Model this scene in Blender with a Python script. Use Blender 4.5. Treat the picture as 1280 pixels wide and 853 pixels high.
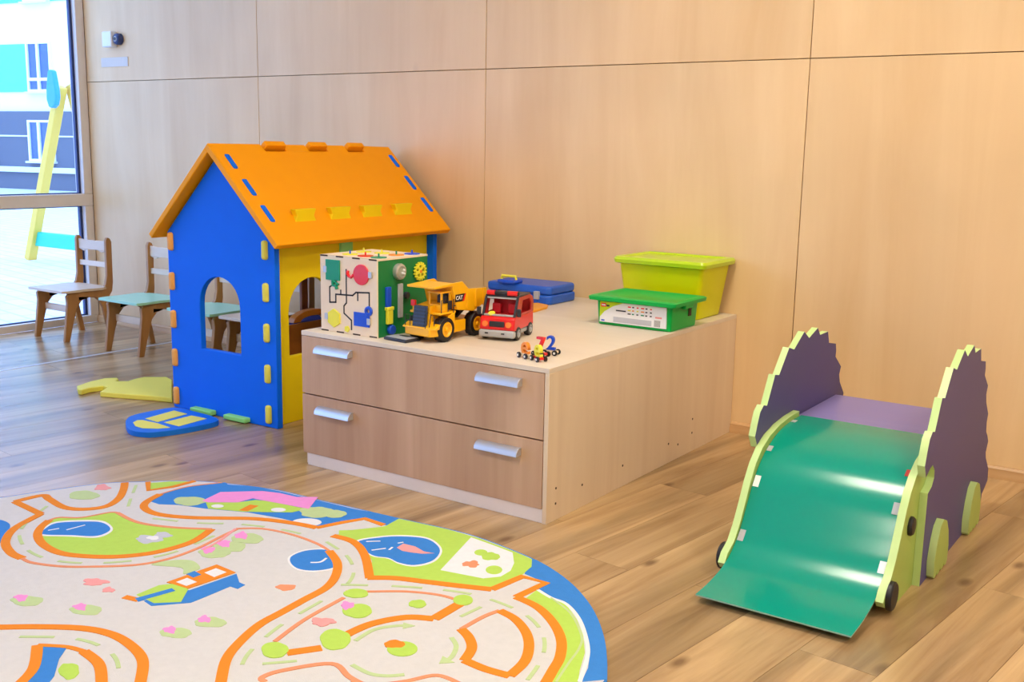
import bpy, bmesh, math, random
from mathutils import Vector, Matrix
from mathutils.geometry import tessellate_polygon

for o in list(bpy.data.objects):
    bpy.data.objects.remove(o)
SC = bpy.context.scene
COL = SC.collection
random.seed(7)
PI = math.pi

# ------------------------------------------------------------------ camera
CAM = Vector((1.7017, -4.0775, 1.152))
FPX, PITCH, YAW, ROLL = 1335.9, 0.179686, -0.604695, 0.017328
fw = Vector((math.sin(YAW) * math.cos(PITCH), math.cos(YAW) * math.cos(PITCH), -math.sin(PITCH)))
rt = fw.cross(Vector((0, 0, 1))).normalized()
up = rt.cross(fw)
rt, up = rt * math.cos(ROLL) + up * math.sin(ROLL), -rt * math.sin(ROLL) + up * math.cos(ROLL)
cd = bpy.data.cameras.new('camera')
cam = bpy.data.objects.new('camera', cd)
COL.objects.link(cam)
cd.sensor_fit = 'HORIZONTAL'
cd.sensor_width = 36.0
cd.lens = 36.0 * FPX / 1280.0
cd.clip_start = 0.05
cd.clip_end = 300
cam.matrix_world = Matrix((
    (rt.x, up.x, -fw.x, CAM.x), (rt.y, up.y, -fw.y, CAM.y), (rt.z, up.z, -fw.z, CAM.z), (0, 0, 0, 1)))
SC.camera = cam

def onz(u, v, z=0.0):
    """point of the photo (1280x853 px) on the horizontal plane z"""
    d = fw + rt * ((u - 640) / FPX) - up * ((v - 426.5) / FPX)
    return CAM + d * ((z - CAM.z) / d.z)

# ------------------------------------------------------------------ sky and exposure
W_ = bpy.data.worlds.new('sky')
SC.world = W_
W_.use_nodes = True
bg = W_.node_tree.nodes['Background']
bg.inputs[0].default_value = (0.35, 0.535, 1.0, 1)
bg.inputs[1].default_value = 4.8
VS = SC.view_settings
SC.display_settings.display_device = 'sRGB'
VS.view_transform = 'Standard'
VS.look = 'None'
VS.gamma = 1
VS.use_curve_mapping = False
VS.exposure = 0.0
LAMP_STRENGTH = 37.0
LAMP_COLOR = (1.0, 0.92, 0.75)

# ------------------------------------------------------------------ materials
def lin(c):
    return tuple(((x / 255) / 12.92 if x / 255 <= 0.04045 else ((x / 255 + 0.055) / 1.055) ** 2.4) for x in c)

class NT:
    def __init__(s, name):
        s.m = bpy.data.materials.new(name)
        s.m.use_nodes = True
        s.t = s.m.node_tree
        s.b = s.t.nodes['Principled BSDF']
        s.out = s.t.nodes['Material Output']
    def n(s, typ, **kw):
        x = s.t.nodes.new(typ)
        for k, v in kw.items():
            if k.startswith('i_'):
                x.inputs[int(k[2:])].default_value = v
            else:
                setattr(x, k, v)
        return x
    def l(s, a, b):
        s.t.links.new(a, b)

def plain(name, rgb, rough=0.5, var=0.04, scale=18.0, bump=0.0, bscale=200, metal=0.0, coat=0.0, spec=0.5):
    k = NT(name)
    c = lin(rgb)
    tc = k.n('ShaderNodeTexCoord')
    nz = k.n('ShaderNodeTexNoise')
    nz.inputs['Scale'].default_value = scale
    nz.inputs['Detail'].default_value = 3
    k.l(tc.outputs['Object'], nz.inputs['Vector'])
    mx = k.n('ShaderNodeMix', data_type='RGBA')
    mx.inputs[6].default_value = (*[x * (1 - var) for x in c], 1)
    mx.inputs[7].default_value = (*[min(1, x * (1 + var)) for x in c], 1)
    k.l(nz.outputs['Fac'], mx.inputs[0])
    k.l(mx.outputs[2], k.b.inputs['Base Color'])
    k.b.inputs['Roughness'].default_value = rough
    k.b.inputs['Metallic'].default_value = metal
    k.b.inputs['Coat Weight'].default_value = coat
    k.b.inputs['Specular IOR Level'].default_value = spec
    if bump:
        n2 = k.n('ShaderNodeTexNoise')
        n2.inputs['Scale'].default_value = bscale
        k.l(tc.outputs['Object'], n2.inputs['Vector'])
        bp = k.n('ShaderNodeBump')
        bp.inputs['Strength'].default_value = bump
        bp.inputs['Distance'].default_value = 0.002
        k.l(n2.outputs['Fac'], bp.inputs['Height'])
        k.l(bp.outputs['Normal'], k.b.inputs['Normal'])
    return k.m

def wood(name, light, dark, stretch, rough=0.5, scale=6.0, contrast=(0.3, 0.7), knots=0.0, hue=0.0,
         rand=True, coat=0.0, knot_col=None, tone=0.10, fig=0.0, knot_rng=(0.05, 0.11), knot_scale=3.0, flatk=False):
    """stretch = per-axis scale of the grain coordinates (small along the grain)"""
    k = NT(name)
    tc = k.n('ShaderNodeTexCoord')
    oi = k.n('ShaderNodeObjectInfo')
    off = k.n('ShaderNodeVectorMath', operation='SCALE')
    off.inputs[0].default_value = (37.0, 53.0, 71.0)
    if rand:
        k.l(oi.outputs['Random'], off.inputs['Scale'])
    else:
        off.inputs['Scale'].default_value = 0.0
    add = k.n('ShaderNodeVectorMath', operation='ADD')
    k.l(tc.outputs['Object'], add.inputs[0])
    k.l(off.outputs[0], add.inputs[1])
    mp = k.n('ShaderNodeMapping')
    mp.inputs['Scale'].default_value = stretch
    k.l(add.outputs[0], mp.inputs['Vector'])
    n1 = k.n('ShaderNodeTexNoise')
    n1.inputs['Scale'].default_value = scale
    n1.inputs['Detail'].default_value = 6
    n1.inputs['Roughness'].default_value = 0.6
    n1.inputs['Distortion'].default_value = 0.6
    k.l(mp.outputs[0], n1.inputs['Vector'])
    ramp = k.n('ShaderNodeValToRGB')
    ramp.color_ramp.elements[0].position = contrast[0]
    ramp.color_ramp.elements[1].position = contrast[1]
    ramp.color_ramp.elements[0].color = (*lin(dark), 1)
    ramp.color_ramp.elements[1].color = (*lin(light), 1)
    k.l(n1.outputs['Fac'], ramp.inputs[0])
    col = ramp.outputs[0]
    # broad figure
    n2 = k.n('ShaderNodeTexNoise')
    n2.inputs['Scale'].default_value = 1.6
    n2.inputs['Detail'].default_value = 2
    k.l(add.outputs[0], n2.inputs['Vector'])
    mr = k.n('ShaderNodeMapRange')
    mr.inputs[1].default_value = 0.3
    mr.inputs[2].default_value = 0.7
    mr.inputs[3].default_value = 1 - tone
    mr.inputs[4].default_value = 1 + tone
    k.l(n2.outputs['Fac'], mr.inputs[0])
    sc = k.n('ShaderNodeVectorMath', operation='SCALE')
    k.l(col, sc.inputs[0])
    k.l(mr.outputs[0], sc.inputs['Scale'])
    col = sc.outputs[0]
    if fig:
        wv = k.n('ShaderNodeTexWave', wave_type='RINGS', rings_direction='SPHERICAL')
        wv.inputs['Scale'].default_value = 2.2
        wv.inputs['Distortion'].default_value = 9.0
        wv.inputs['Detail'].default_value = 3
        wv.inputs['Detail Scale'].default_value = 0.7
        k.l(mp.outputs[0], wv.inputs['Vector'])
        r2 = k.n('ShaderNodeMapRange')
        r2.inputs[1].default_value = 0.0
        r2.inputs[2].default_value = 0.35
        r2.inputs[3].default_value = 1 - fig
        r2.inputs[4].default_value = 1.0
        k.l(wv.outputs['Fac'], r2.inputs[0])
        s2 = k.n('ShaderNodeVectorMath', operation='SCALE')
        k.l(col, s2.inputs[0])
        k.l(r2.outputs[0], s2.inputs['Scale'])
        col = s2.outputs[0]
    if hue:
        mrh = k.n('ShaderNodeMapRange')
        mrh.inputs[3].default_value = 1 - hue
        mrh.inputs[4].default_value = 1 + hue
        k.l(oi.outputs['Random'], mrh.inputs[0])
        s3 = k.n('ShaderNodeVectorMath', operation='SCALE')
        k.l(col, s3.inputs[0])
        k.l(mrh.outputs[0], s3.inputs['Scale'])
        col = s3.outputs[0]
    if knots:
        mp2 = k.n('ShaderNodeMapping')
        mp2.inputs['Scale'].default_value = tuple(max(x, 0.45) for x in stretch)
        k.l(add.outputs[0], mp2.inputs['Vector'])
        vo = k.n('ShaderNodeTexVoronoi', voronoi_dimensions='2D' if flatk else '3D')
        vo.inputs['Scale'].default_value = knot_scale
        k.l(mp2.outputs[0], vo.inputs['Vector'])
        r3 = k.n('ShaderNodeMapRange')
        r3.inputs[1].default_value = knot_rng[0]
        r3.inputs[2].default_value = knot_rng[1]
        r3.inputs[3].default_value = knots
        r3.inputs[4].default_value = 0.0
        k.l(vo.outputs['Distance'], r3.inputs[0])
        mx = k.n('ShaderNodeMix', data_type='RGBA')
        k.l(r3.outputs[0], mx.inputs[0])
        k.l(col, mx.inputs[6])
        mx.inputs[7].default_value = (*lin(knot_col or dark), 1)
        col = mx.outputs[2]
    k.l(col, k.b.inputs['Base Color'])
    k.b.inputs['Roughness'].default_value = rough
    k.b.inputs['Coat Weight'].default_value = coat
    k.b.inputs['Coat Roughness'].default_value = 0.3
    return k.m

M = {}
M['ply_wall'] = wood('birch_plywood', (241, 207, 157), (230, 191, 138), (1.0, 1.0, 0.10), 0.45, 5.0, (0.32, 0.72),
                     knots=0.3, hue=0.025, knot_col=(190, 150, 110), tone=0.055, knot_rng=(0.02, 0.06), knot_scale=2.0)
M['floor'] = wood('plank_print', (198, 164, 118), (152, 118, 80), (1.0, 0.06, 1.0), 0.27, 15.0, (0.30, 0.66),
                  knots=0.75, hue=0.05, knot_col=(98, 68, 44), tone=0.14, fig=0.30, knot_rng=(0.02, 0.07), knot_scale=3.4, flatk=True)
M['joint'] = plain('plank_joint', (120, 88, 60), 0.6)
M['strip'] = plain('floor_strip', (205, 200, 200), 0.4)
M['base'] = wood('baseboard_wood', (222, 180, 130), (200, 155, 105), (0.2, 1, 1), 0.4, 8.0)
M['ceil'] = plain('ceiling_paint', (238, 236, 232), 0.9)
M['paint'] = plain('wall_paint', (226, 214, 198), 0.85)
M['frame'] = plain('window_frame', (232, 222, 214), 0.45)
M['gasket'] = plain('window_gasket', (48, 62, 110), 0.5)
M['front'] = wood('drawer_front_laminate', (212, 174, 140), (184, 144, 112), (1.0, 1.0, 0.05), 0.42, 8.0, (0.28, 0.72), tone=0.06)
M['carcass'] = wood('beech_laminate', (236, 214, 184), (225, 200, 168), (1.0, 1.0, 0.06), 0.42, 9.0, rand=False, tone=0.03)
M['carcass_top'] = wood('beech_laminate_top', (232, 217, 197), (222, 205, 183), (0.08, 1.0, 1.0), 0.40, 9.0, rand=False, tone=0.03)
M['plinth'] = plain('plinth_white', (236, 224, 214), 0.5)
M['alu'] = plain('brushed_aluminium', (205, 208, 214), 0.38, metal=0.75)
M['panelgap'] = plain('panel_joint', (150, 112, 78), 0.8)
M['gap'] = plain('shadow_gap', (70, 52, 40), 0.8)
def foam(name, rgb):
    return plain(name, rgb, 0.55, 0.03, 12, 0.12, 320, spec=0.2)
M['blue'] = foam('foam_blue', (0, 108, 242))
M['blue2'] = foam('foam_blue_mat', (20, 112, 214))
M['orange'] = foam('foam_orange', (255, 164, 0))
M['ltorange'] = foam('foam_light_orange', (248, 172, 84))
M['yellow'] = foam('foam_yellow', (244, 212, 14))
M['paleyellow'] = foam('foam_pale_yellow', (240, 226, 92))
M['green'] = foam('foam_green', (150, 226, 128))
M['chair'] = wood('chair_plywood', (186, 134, 78), (160, 110, 60), (1, 1, 0.2), 0.45, 14.0)
M['chair_light'] = wood('chair_birch', (235, 214, 190), (222, 198, 170), (0.2, 1, 1), 0.4, 10.0)
M['mint'] = plain('seat_mint', (170, 228, 200), 0.35)
M['brown'] = wood('toy_box_wood', (176, 96, 40), (140, 72, 28), (1, 0.2, 1), 0.4, 10.0)
M['navy'] = plain('cushion_navy', (28, 40, 130), 0.8)
M['bead'] = plain('lime_edge', (196, 224, 146), 0.4)
M['lime'] = plain('lime_paint', (172, 200, 98), 0.38)
M['purple'] = plain('purple_paint', (92, 84, 134), 0.45, 0.03, 6, spec=0.15)
M['lilac'] = plain('platform_lilac', (138, 128, 190), 0.35, 0.03, 6, spec=0.3)  # paler tone than the purple side panels, platform only
M['slide'] = plain('slide_green', (0, 148, 126), 0.16, 0.02, 5, spec=0.45)
M['sheet_edge'] = plain('sheet_edge', (150, 190, 170), 0.4)
M['rubber'] = plain('black_rubber', (24, 25, 30), 0.45)
M['white'] = plain('white_plastic', (240, 240, 242), 0.4)
M['strippaper'] = plain('strip_paper', (218, 206, 190), 0.6)
M['greyplastic'] = plain('grey_plastic', (176, 178, 182), 0.4)
M['dark'] = plain('dark_plastic', (40, 42, 52), 0.4)
M['black'] = plain('black_line', (26, 22, 20), 0.6)
M['birch'] = plain('cube_birch', (244, 222, 190), 0.5, 0.03, 30)
M['cubegreen'] = plain('cube_green', (10, 122, 62), 0.45)
M['red'] = plain('toy_red', (232, 28, 30), 0.3, coat=0.3)
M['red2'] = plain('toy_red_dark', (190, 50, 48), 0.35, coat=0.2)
M['redint'] = plain('toy_red_interior', (196, 22, 44), 0.5)
M['tyellow'] = plain('toy_yellow', (255, 186, 10), 0.35, coat=0.2)
M['lemon'] = plain('lemon', (242, 232, 60), 0.4)
M['tblue'] = plain('toy_blue', (22, 82, 214), 0.4)
M['caseblue'] = plain('case_blue', (30, 94, 206), 0.35)
M['teal'] = plain('toy_teal', (0, 146, 104), 0.4)
M['torange'] = plain('toy_orange', (246, 146, 46), 0.4)
M['grille'] = plain('truck_grille', (52, 70, 98), 0.35)
M['lampor'] = plain('lamp_orange', (255, 130, 50), 0.25, coat=0.5)
M['bingreen'] = plain('bin_green', (0, 180, 78), 0.32, spec=0.3)
M['lidlime'] = plain('lid_lime', (196, 224, 30), 0.28, coat=0.2)
M['silver'] = plain('silver', (196, 194, 190), 0.3, metal=0.6)
M['tan'] = plain('orange_foam', (245, 165, 40), 0.5)
# translucent yellow tub
k = NT('tub_yellow')
k.b.inputs['Base Color'].default_value = (*lin((242, 244, 0)), 1)
k.b.inputs['Roughness'].default_value = 0.3
k.b.inputs['Subsurface Weight'].default_value = 0.0
tr = k.n('ShaderNodeBsdfTranslucent')
tr.inputs[0].default_value = (*lin((240, 236, 0)), 1)
mx = k.n('ShaderNodeMixShader')
mx.inputs[0].default_value = 0.15
k.l(k.b.outputs[0], mx.inputs[1])
k.l(tr.outputs[0], mx.inputs[2])
tp = k.n('ShaderNodeBsdfTransparent')
tp.inputs[0].default_value = (0.95, 0.93, 0.12, 1)
m2 = k.n('ShaderNodeMixShader')
m2.inputs[0].default_value = 0.12
k.l(mx.outputs[0], m2.inputs[1])
k.l(tp.outputs[0], m2.inputs[2])
k.l(m2.outputs[0], k.out.inputs[0])
M['tub'] = k.m
# rug colours: short pile
def pile(name, rgb):
    return plain(name, rgb, 0.95, 0.06, 60, 0.5, 420, spec=0.1)
M['cream'] = pile('pile_cream', (212, 208, 203))
M['rwhite'] = pile('pile_white', (232, 230, 228))
M['rblue'] = pile('pile_blue', (64, 132, 206))
M['rgreen'] = pile('pile_green', (182, 214, 92))
M['rsage'] = pile('pile_sage', (190, 208, 148))
M['rorange'] = pile('pile_orange', (234, 138, 44))
M['rpeach'] = pile('pile_peach', (232, 150, 108))
M['rpink'] = pile('pile_pink', (240, 150, 208))
M['rrose'] = pile('pile_rose', (236, 160, 156))
M['rgrey'] = pile('pile_grey', (196, 196, 204))
# window glass: see-through with a slight mirror
k = NT('window_glass')
gl = k.n('ShaderNodeBsdfGlossy')
gl.inputs['Roughness'].default_value = 0.02
ts = k.n('ShaderNodeBsdfTransparent')
ts.inputs[0].default_value = (0.93, 0.97, 1.0, 1)
mx = k.n('ShaderNodeMixShader')
mx.inputs[0].default_value = 0.05
k.l(ts.outputs[0], mx.inputs[1])
k.l(gl.outputs[0], mx.inputs[2])
k.l(mx.outputs[0], k.out.inputs[0])
M['glass'] = k.m
# lamp diffuser
k = NT('lamp_diffuser')
k.b.inputs['Base Color'].default_value = (0.9, 0.9, 0.9, 1)
k.b.inputs['Emission Color'].default_value = (*LAMP_COLOR, 1)
k.b.inputs['Emission Strength'].default_value = LAMP_STRENGTH
M['diffuser'] = k.m
# outdoors
M['fwhite'] = plain('facade_white', (246, 246, 246), 0.8)
M['fgreen'] = plain('facade_green', (96, 216, 150), 0.8)
M['fslate'] = plain('facade_slate', (92, 102, 116), 0.7)
M['fledge'] = plain('facade_ledge', (228, 232, 240), 0.7)
M['fglass'] = plain('facade_glass', (62, 98, 160), 0.15)
M['swyellow'] = plain('swing_yellow', (232, 190, 70), 0.5)
M['swblue'] = plain('swing_blue', (0, 150, 226), 0.4)
M['swteal'] = plain('swing_teal', (0, 190, 160), 0.5)
k = NT('paving')
tc = k.n('ShaderNodeTexCoord')
mp = k.n('ShaderNodeMapping')
mp.inputs['Rotation'].default_value = (0, 0, 0.166)
k.l(tc.outputs['Object'], mp.inputs[0])
bk = k.n('ShaderNodeTexBrick')
bk.inputs['Color1'].default_value = (*lin((226, 226, 228)), 1)
bk.inputs['Color2'].default_value = (*lin((216, 219, 224)), 1)
bk.inputs['Mortar'].default_value = (*lin((198, 204, 214)), 1)
bk.inputs['Scale'].default_value = 1.4
k.l(mp.outputs[0], bk.inputs['Vector'])
k.l(bk.outputs['Color'], k.b.inputs['Base Color'])
k.b.inputs['Roughness'].default_value = 0.7
M['paving'] = k.m

# ------------------------------------------------------------------ mesh helpers
class MB:
    def __init__(s, off=(0, 0, 0)):
        s.v, s.f, s.mi = [], [], []
        s.off = Vector(off)
        s.M = Matrix.Identity(4)
        s.m = 0
    def add(s, vs, fs):
        b = len(s.v)
        s.v += [tuple(s.M @ (Vector(p) - s.off)) for p in vs]
        s.f += [tuple(i + b for i in f) for f in fs]
        s.mi += [s.m] * len(fs)
        return s
    def box(s, x0, x1, y0, y1, z0, z1):
        return s.add([(x0, y0, z0), (x1, y0, z0), (x1, y1, z0), (x0, y1, z0), (x0, y0, z1), (x1, y0, z1), (x1, y1, z1), (x0, y1, z1)],
                     [(0, 3, 2, 1), (4, 5, 6, 7), (0, 1, 5, 4), (1, 2, 6, 5), (2, 3, 7, 6), (3, 0, 4, 7)])
    def hexa(s, p):
        return s.add(p, [(0, 3, 2, 1), (4, 5, 6, 7), (0, 1, 5, 4), (1, 2, 6, 5), (2, 3, 7, 6), (3, 0, 4, 7)])
    def prism(s, poly, axis, a0, a1, holes=()):
        loops = [list(poly)] + [list(h) for h in holes]
        flat = [p for L in loops for p in L]
        def P(p, a):
            if axis == 'x': return (a, p[0], p[1])
            if axis == 'y': return (p[0], a, p[1])
            return (p[0], p[1], a)
        n = len(flat)
        vs = [P(p, a0) for p in flat] + [P(p, a1) for p in flat]
        if not holes and len(poly) <= 4:
            fs = [tuple(range(n)), tuple(range(2 * n - 1, n - 1, -1))]
        else:
            tri = tessellate_polygon([[Vector((p[0], p[1], 0)) for p in L] for L in loops])
            fs = [tuple(t) for t in tri] + [tuple(i + n for i in reversed(t)) for t in tri]
        b = 0
        for L in loops:
            m_ = len(L)
            for i in range(m_):
                j = (i + 1) % m_
                fs.append((b + i, b + j, b + j + n, b + i + n))
            b += m_
        return s.add(vs, fs)
    def cyl(s, c, axis, r, h, n=20, r2=None, scale=(1, 1)):
        r2 = r if r2 is None else r2
        a = Vector(axis).normalized()
        u = a.orthogonal().normalized()
        if abs(a.z) < 0.9:
            u = Vector((0, 0, 1)).cross(a).normalized()
        w = a.cross(u)
        c = Vector(c)
        vs = []
        for k_, rr in ((0, r), (h, r2)):
            for i in range(n):
                t = 2 * PI * i / n
                vs.append(tuple(c + a * k_ + u * (math.cos(t) * rr * scale[0]) + w * (math.sin(t) * rr * scale[1])))
        fs = [tuple(range(n - 1, -1, -1)), tuple(range(n, 2 * n))]
        fs += [(i, (i + 1) % n, (i + 1) % n + n, i + n) for i in range(n)]
        return s.add(vs, fs)
    def lathe(s, c, axis, prof, n=24):
        """prof: list of (radius, height along axis)"""
        a = Vector(axis).normalized()
        u = Vector((0, 0, 1)).cross(a).normalized() if abs(a.z) < 0.9 else Vector((1, 0, 0))
        w = a.cross(u)
        c = Vector(c)
        vs = []
        for r, h in prof:
            for i in range(n):
                t = 2 * PI * i / n
                vs.append(tuple(c + a * h + u * (math.cos(t) * r) + w * (math.sin(t) * r)))
        fs = []
        for j in range(len(prof) - 1):
            for i in range(n):
                i2 = (i + 1) % n
                fs.append((j * n + i, j * n + i2, (j + 1) * n + i2, (j + 1) * n + i))
        fs.append(tuple(range(n - 1, -1, -1)))
        m_ = (len(prof) - 1) * n
        fs.append(tuple(range(m_, m_ + n)))
        return s.add(vs, fs)
    def tube(s, path, r, n=8):
        P = [Vector(p) for p in path]
        rings = []
        for i, p in enumerate(P):
            d = (P[min(i + 1, len(P) - 1)] - P[max(i - 1, 0)]).normalized()
            u = d.orthogonal().normalized()
            if rings:
                u = (lastu - d * lastu.dot(d)).normalized()
            lastu = u
            w = d.cross(u)
            rings.append([tuple(p + u * (math.cos(2 * PI * k_ / n) * r) + w * (math.sin(2 * PI * k_ / n) * r)) for k_ in range(n)])
        vs = [v for R_ in rings for v in R_]
        fs = []
        for j in range(len(rings) - 1):
            for i in range(n):
                i2 = (i + 1) % n
                fs.append((j * n + i, j * n + i2, (j + 1) * n + i2, (j + 1) * n + i))
        fs.append(tuple(range(n - 1, -1, -1)))
        m_ = (len(rings) - 1) * n
        fs.append(tuple(range(m_, m_ + n)))
        return s.add(vs, fs)
    def loft(s, rings, cap0=True, cap1=True):
        n = len(rings[0])
        vs = [v for R_ in rings for v in R_]
        fs = []
        for j in range(len(rings) - 1):
            for i in range(n):
                i2 = (i + 1) % n
                fs.append((j * n + i, j * n + i2, (j + 1) * n + i2, (j + 1) * n + i))
        if cap0: fs.append(tuple(range(n - 1, -1, -1)))
        m_ = (len(rings) - 1) * n
        if cap1: fs.append(tuple(range(m_, m_ + n)))
        return s.add(vs, fs)
    def mesh(s, name, mats):
        me = bpy.data.meshes.new(name)
        me.from_pydata(s.v, [], s.f)
        for m_ in mats:
            me.materials.append(M[m_])
        for p, i in zip(me.polygons, s.mi):
            p.material_index = i
        bm = bmesh.new()
        bm.from_mesh(me)
        bmesh.ops.recalc_face_normals(bm, faces=bm.faces)
        bm.to_mesh(me)
        bm.free()
        return me
    def build(s, name, mat, parent=None, bevel=0.0, seg=2, smooth=True, ang=38, loc=None):
        me = s.mesh(name, [mat] if isinstance(mat, str) else mat)
        if smooth:
            me.polygons.foreach_set('use_smooth', [True] * len(me.polygons))
            me.set_sharp_from_angle(angle=math.radians(ang))
        o = bpy.data.objects.new(name, me)
        COL.objects.link(o)
        if loc is not None:
            o.location = loc
        if parent is not None:
            o.parent = parent
        if bevel:
            b = o.modifiers.new('bevel', 'BEVEL')
            b.width = bevel
            b.segments = seg
            b.limit_method = 'ANGLE'
            b.angle_limit = math.radians(40)
        return o

def tag(o, label, cat, group=None):
    o['label'] = label
    o['category'] = cat
    if group: o['group'] = group
    return o
def thing(name, label, cat, loc=(0, 0, 0), rz=0.0, group=None):
    o = bpy.data.objects.new(name, None)
    o.empty_display_size = 0.05
    COL.objects.link(o)
    o.location = loc
    o.rotation_euler = (0, 0, rz)
    return tag(o, label, cat, group)
def struct(o):
    o['kind'] = 'structure'
    return o
def bx(x0, x1, y0, y1, z0, z1, off=(0, 0, 0)):
    return MB(off).box(x0, x1, y0, y1, z0, z1)
def arch(x0, x1, z0, zs, n=14):
    """window outline: straight up to zs then a half ellipse of equal radius"""
    r = (x1 - x0) / 2
    c = (x0 + x1) / 2
    p = [(x0, z0), (x1, z0), (x1, zs)]
    p += [(c + r * math.cos(PI * i / n), zs + r * math.sin(PI * i / n)) for i in range(1, n)]
    p.append((x0, zs))
    return p
def catmull(P, n=6, closed=False):
    P = [Vector(p) for p in P]
    out = []
    L = len(P)
    rng = range(L if closed else L - 1)
    for i in rng:
        if closed:
            p0, p1, p2, p3 = P[(i - 1) % L], P[i], P[(i + 1) % L], P[(i + 2) % L]
        else:
            p0, p1, p2, p3 = P[max(i - 1, 0)], P[i], P[i + 1], P[min(i + 2, L - 1)]
        for k_ in range(n):
            t = k_ / n
            out.append(0.5 * ((2 * p1) + (p2 - p0) * t + (2 * p0 - 5 * p1 + 4 * p2 - p3) * t * t + (3 * p1 - p0 - 3 * p2 + p3) * t ** 3))
    if not closed:
        out.append(P[-1])
    return out
def text_part(name, body, size, mat, parent, matrix, extrude=0.001, bold=0.0):
    cu = bpy.data.curves.new(name, 'FONT')
    cu.body = body
    cu.size = size
    cu.extrude = extrude
    cu.offset = bold
    cu.align_x = 'CENTER'
    cu.align_y = 'CENTER'
    cu.resolution_u = 3
    t = bpy.data.objects.new(name, cu)
    COL.objects.link(t)
    bpy.context.view_layer.update()
    me = bpy.data.meshes.new_from_object(t.evaluated_get(bpy.context.evaluated_depsgraph_get()))
    bpy.data.objects.remove(t)
    me.name = name
    me.materials.clear()
    me.materials.append(M[mat])
    me.transform(matrix)
    o = bpy.data.objects.new(name, me)
    COL.objects.link(o)
    o.parent = parent
    return o

# ------------------------------------------------------------------ the room
XL, XR, YB, ZC = -4.351, 4.0, -6.5, 3.0
SEAM = 1.502
# floor: slab with printed planks
fl = struct(bx(XL, XR, YB, 0, -0.05, -0.0022).build('floor', 'joint'))
def clip(poly, x0, x1, y0, y1):
    def cut(P, ins, inter):
        out = []
        for i in range(len(P)):
            a, b = P[i], P[(i + 1) % len(P)]
            if ins(a):
                out.append(a)
                if not ins(b): out.append(inter(a, b))
            elif ins(b):
                out.append(inter(a, b))
        return out
    def ix(xv):
        return lambda a, b: (xv, a[1] + (b[1] - a[1]) * (xv - a[0]) / (b[0] - a[0]))
    def iy(yv):
        return lambda a, b: (a[0] + (b[0] - a[0]) * (yv - a[1]) / (b[1] - a[1]), yv)
    for ins, it in ((lambda p: p[0] >= x0, ix(x0)), (lambda p: p[0] <= x1, ix(x1)), (lambda p: p[1] >= y0, iy(y0)), (lambda p: p[1] <= y1, iy(y1))):
        poly = cut(poly, ins, it)
        if len(poly) < 3: return []
    return poly
PA = math.radians(-7.0)      # planks run almost straight to the plywood wall
PW, PL = 0.19, 1.35
ca, sa = math.cos(PA), math.sin(PA)
def plank_rows():
    g = 0.0006
    for i in range(-32, 36):
        ofs = (i * 0.47) % 1.0 * PL + random.uniform(-0.1, 0.1)
        for j in range(-7, 3):
            u0, u1 = i * PW + g, (i + 1) * PW - g
            v0, v1 = j * PL + ofs + g, (j + 1) * PL + ofs - g
            q = [(u0, v0), (u1, v0), (u1, v1), (u0, v1)]
            w = [(ca * a - sa * b, sa * a + ca * b) for a, b in q]
            for (xa, xb) in ((XL, -3.412), (-3.388, XR)):
                c = clip(w, xa, xb, YB, 0.0)
                if len(c) >= 3:
                    ar = abs(sum(c[t][0] * c[(t + 1) % len(c)][1] - c[(t + 1) % len(c)][0] * c[t][1] for t in range(len(c)))) / 2
                    if ar > 0.004:
                        yield c, ((u0 + u1) / 2, (v0 + v1) / 2)
for c, (uc, vc) in plank_rows():
    ctr = (ca * uc - sa * vc, sa * uc + ca * vc)
    # stored along the plank, so that the grain follows its length
    loc = [(ca * (x - ctr[0]) + sa * (y - ctr[1]), -sa * (x - ctr[0]) + ca * (y - ctr[1])) for x, y in c]
    o = MB().prism(loc, 'z', -0.0022, 0.0).build('plank', 'floor', fl, smooth=False)
    o.location = (ctr[0], ctr[1], 0)
    o.rotation_euler = (0, 0, PA)
struct(bx(-3.412, -3.388, YB, -0.012, -0.0022, 0.0012).build('trim_1', 'strip', bevel=0.0006))

# plywood wall in panels
wb = struct(bx(XL - 0.1, XR + 0.1, 0.014, 0.14, -0.05, ZC + 0.05).build('wall_back', 'panelgap'))
xs = [XL, -2.811, -1.2885, 0.2375, 1.763, 3.288, XR]
for i in range(len(xs) - 1):
    for (z0, z1) in ((0, SEAM), (SEAM, ZC)):
        g = 0.0016
        cx, cz = (xs[i] + xs[i + 1]) / 2, (z0 + z1) / 2
        hw, hh = (xs[i + 1] - xs[i]) / 2 - g, (z1 - z0) / 2 - g
        o = bx(-hw, hw, 0.0, 0.014, -hh, hh).build('panel', 'ply_wall', wb, bevel=0.0012, loc=(cx, 0, cz))
# baseboard with a stepped profile
bp_ = [(0, 0), (-0.016, 0), (-0.016, 0.018), (-0.012, 0.026), (-0.013, 0.036), (-0.007, 0.044), (0, 0.045)]
struct(MB().prism(bp_, 'x', XL, -1.062).build('baseboard_left', 'base'))
struct(MB().prism(bp_, 'x', 0.001, XR).build('baseboard_right', 'base'))
# rest of the shell
struct(bx(XL - 0.1, XR + 0.1, YB - 0.12, YB, -0.05, ZC + 0.05).build('wall_front', 'paint'))
struct(bx(XR, XR + 0.12, YB, 0.014, -0.05, ZC + 0.05).build('wall_right', 'paint'))
struct(bx(XL - 0.1, XR + 0.1, YB - 0.1, 0.13, ZC, ZC + 0.1).build('ceiling', 'ceil'))
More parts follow.
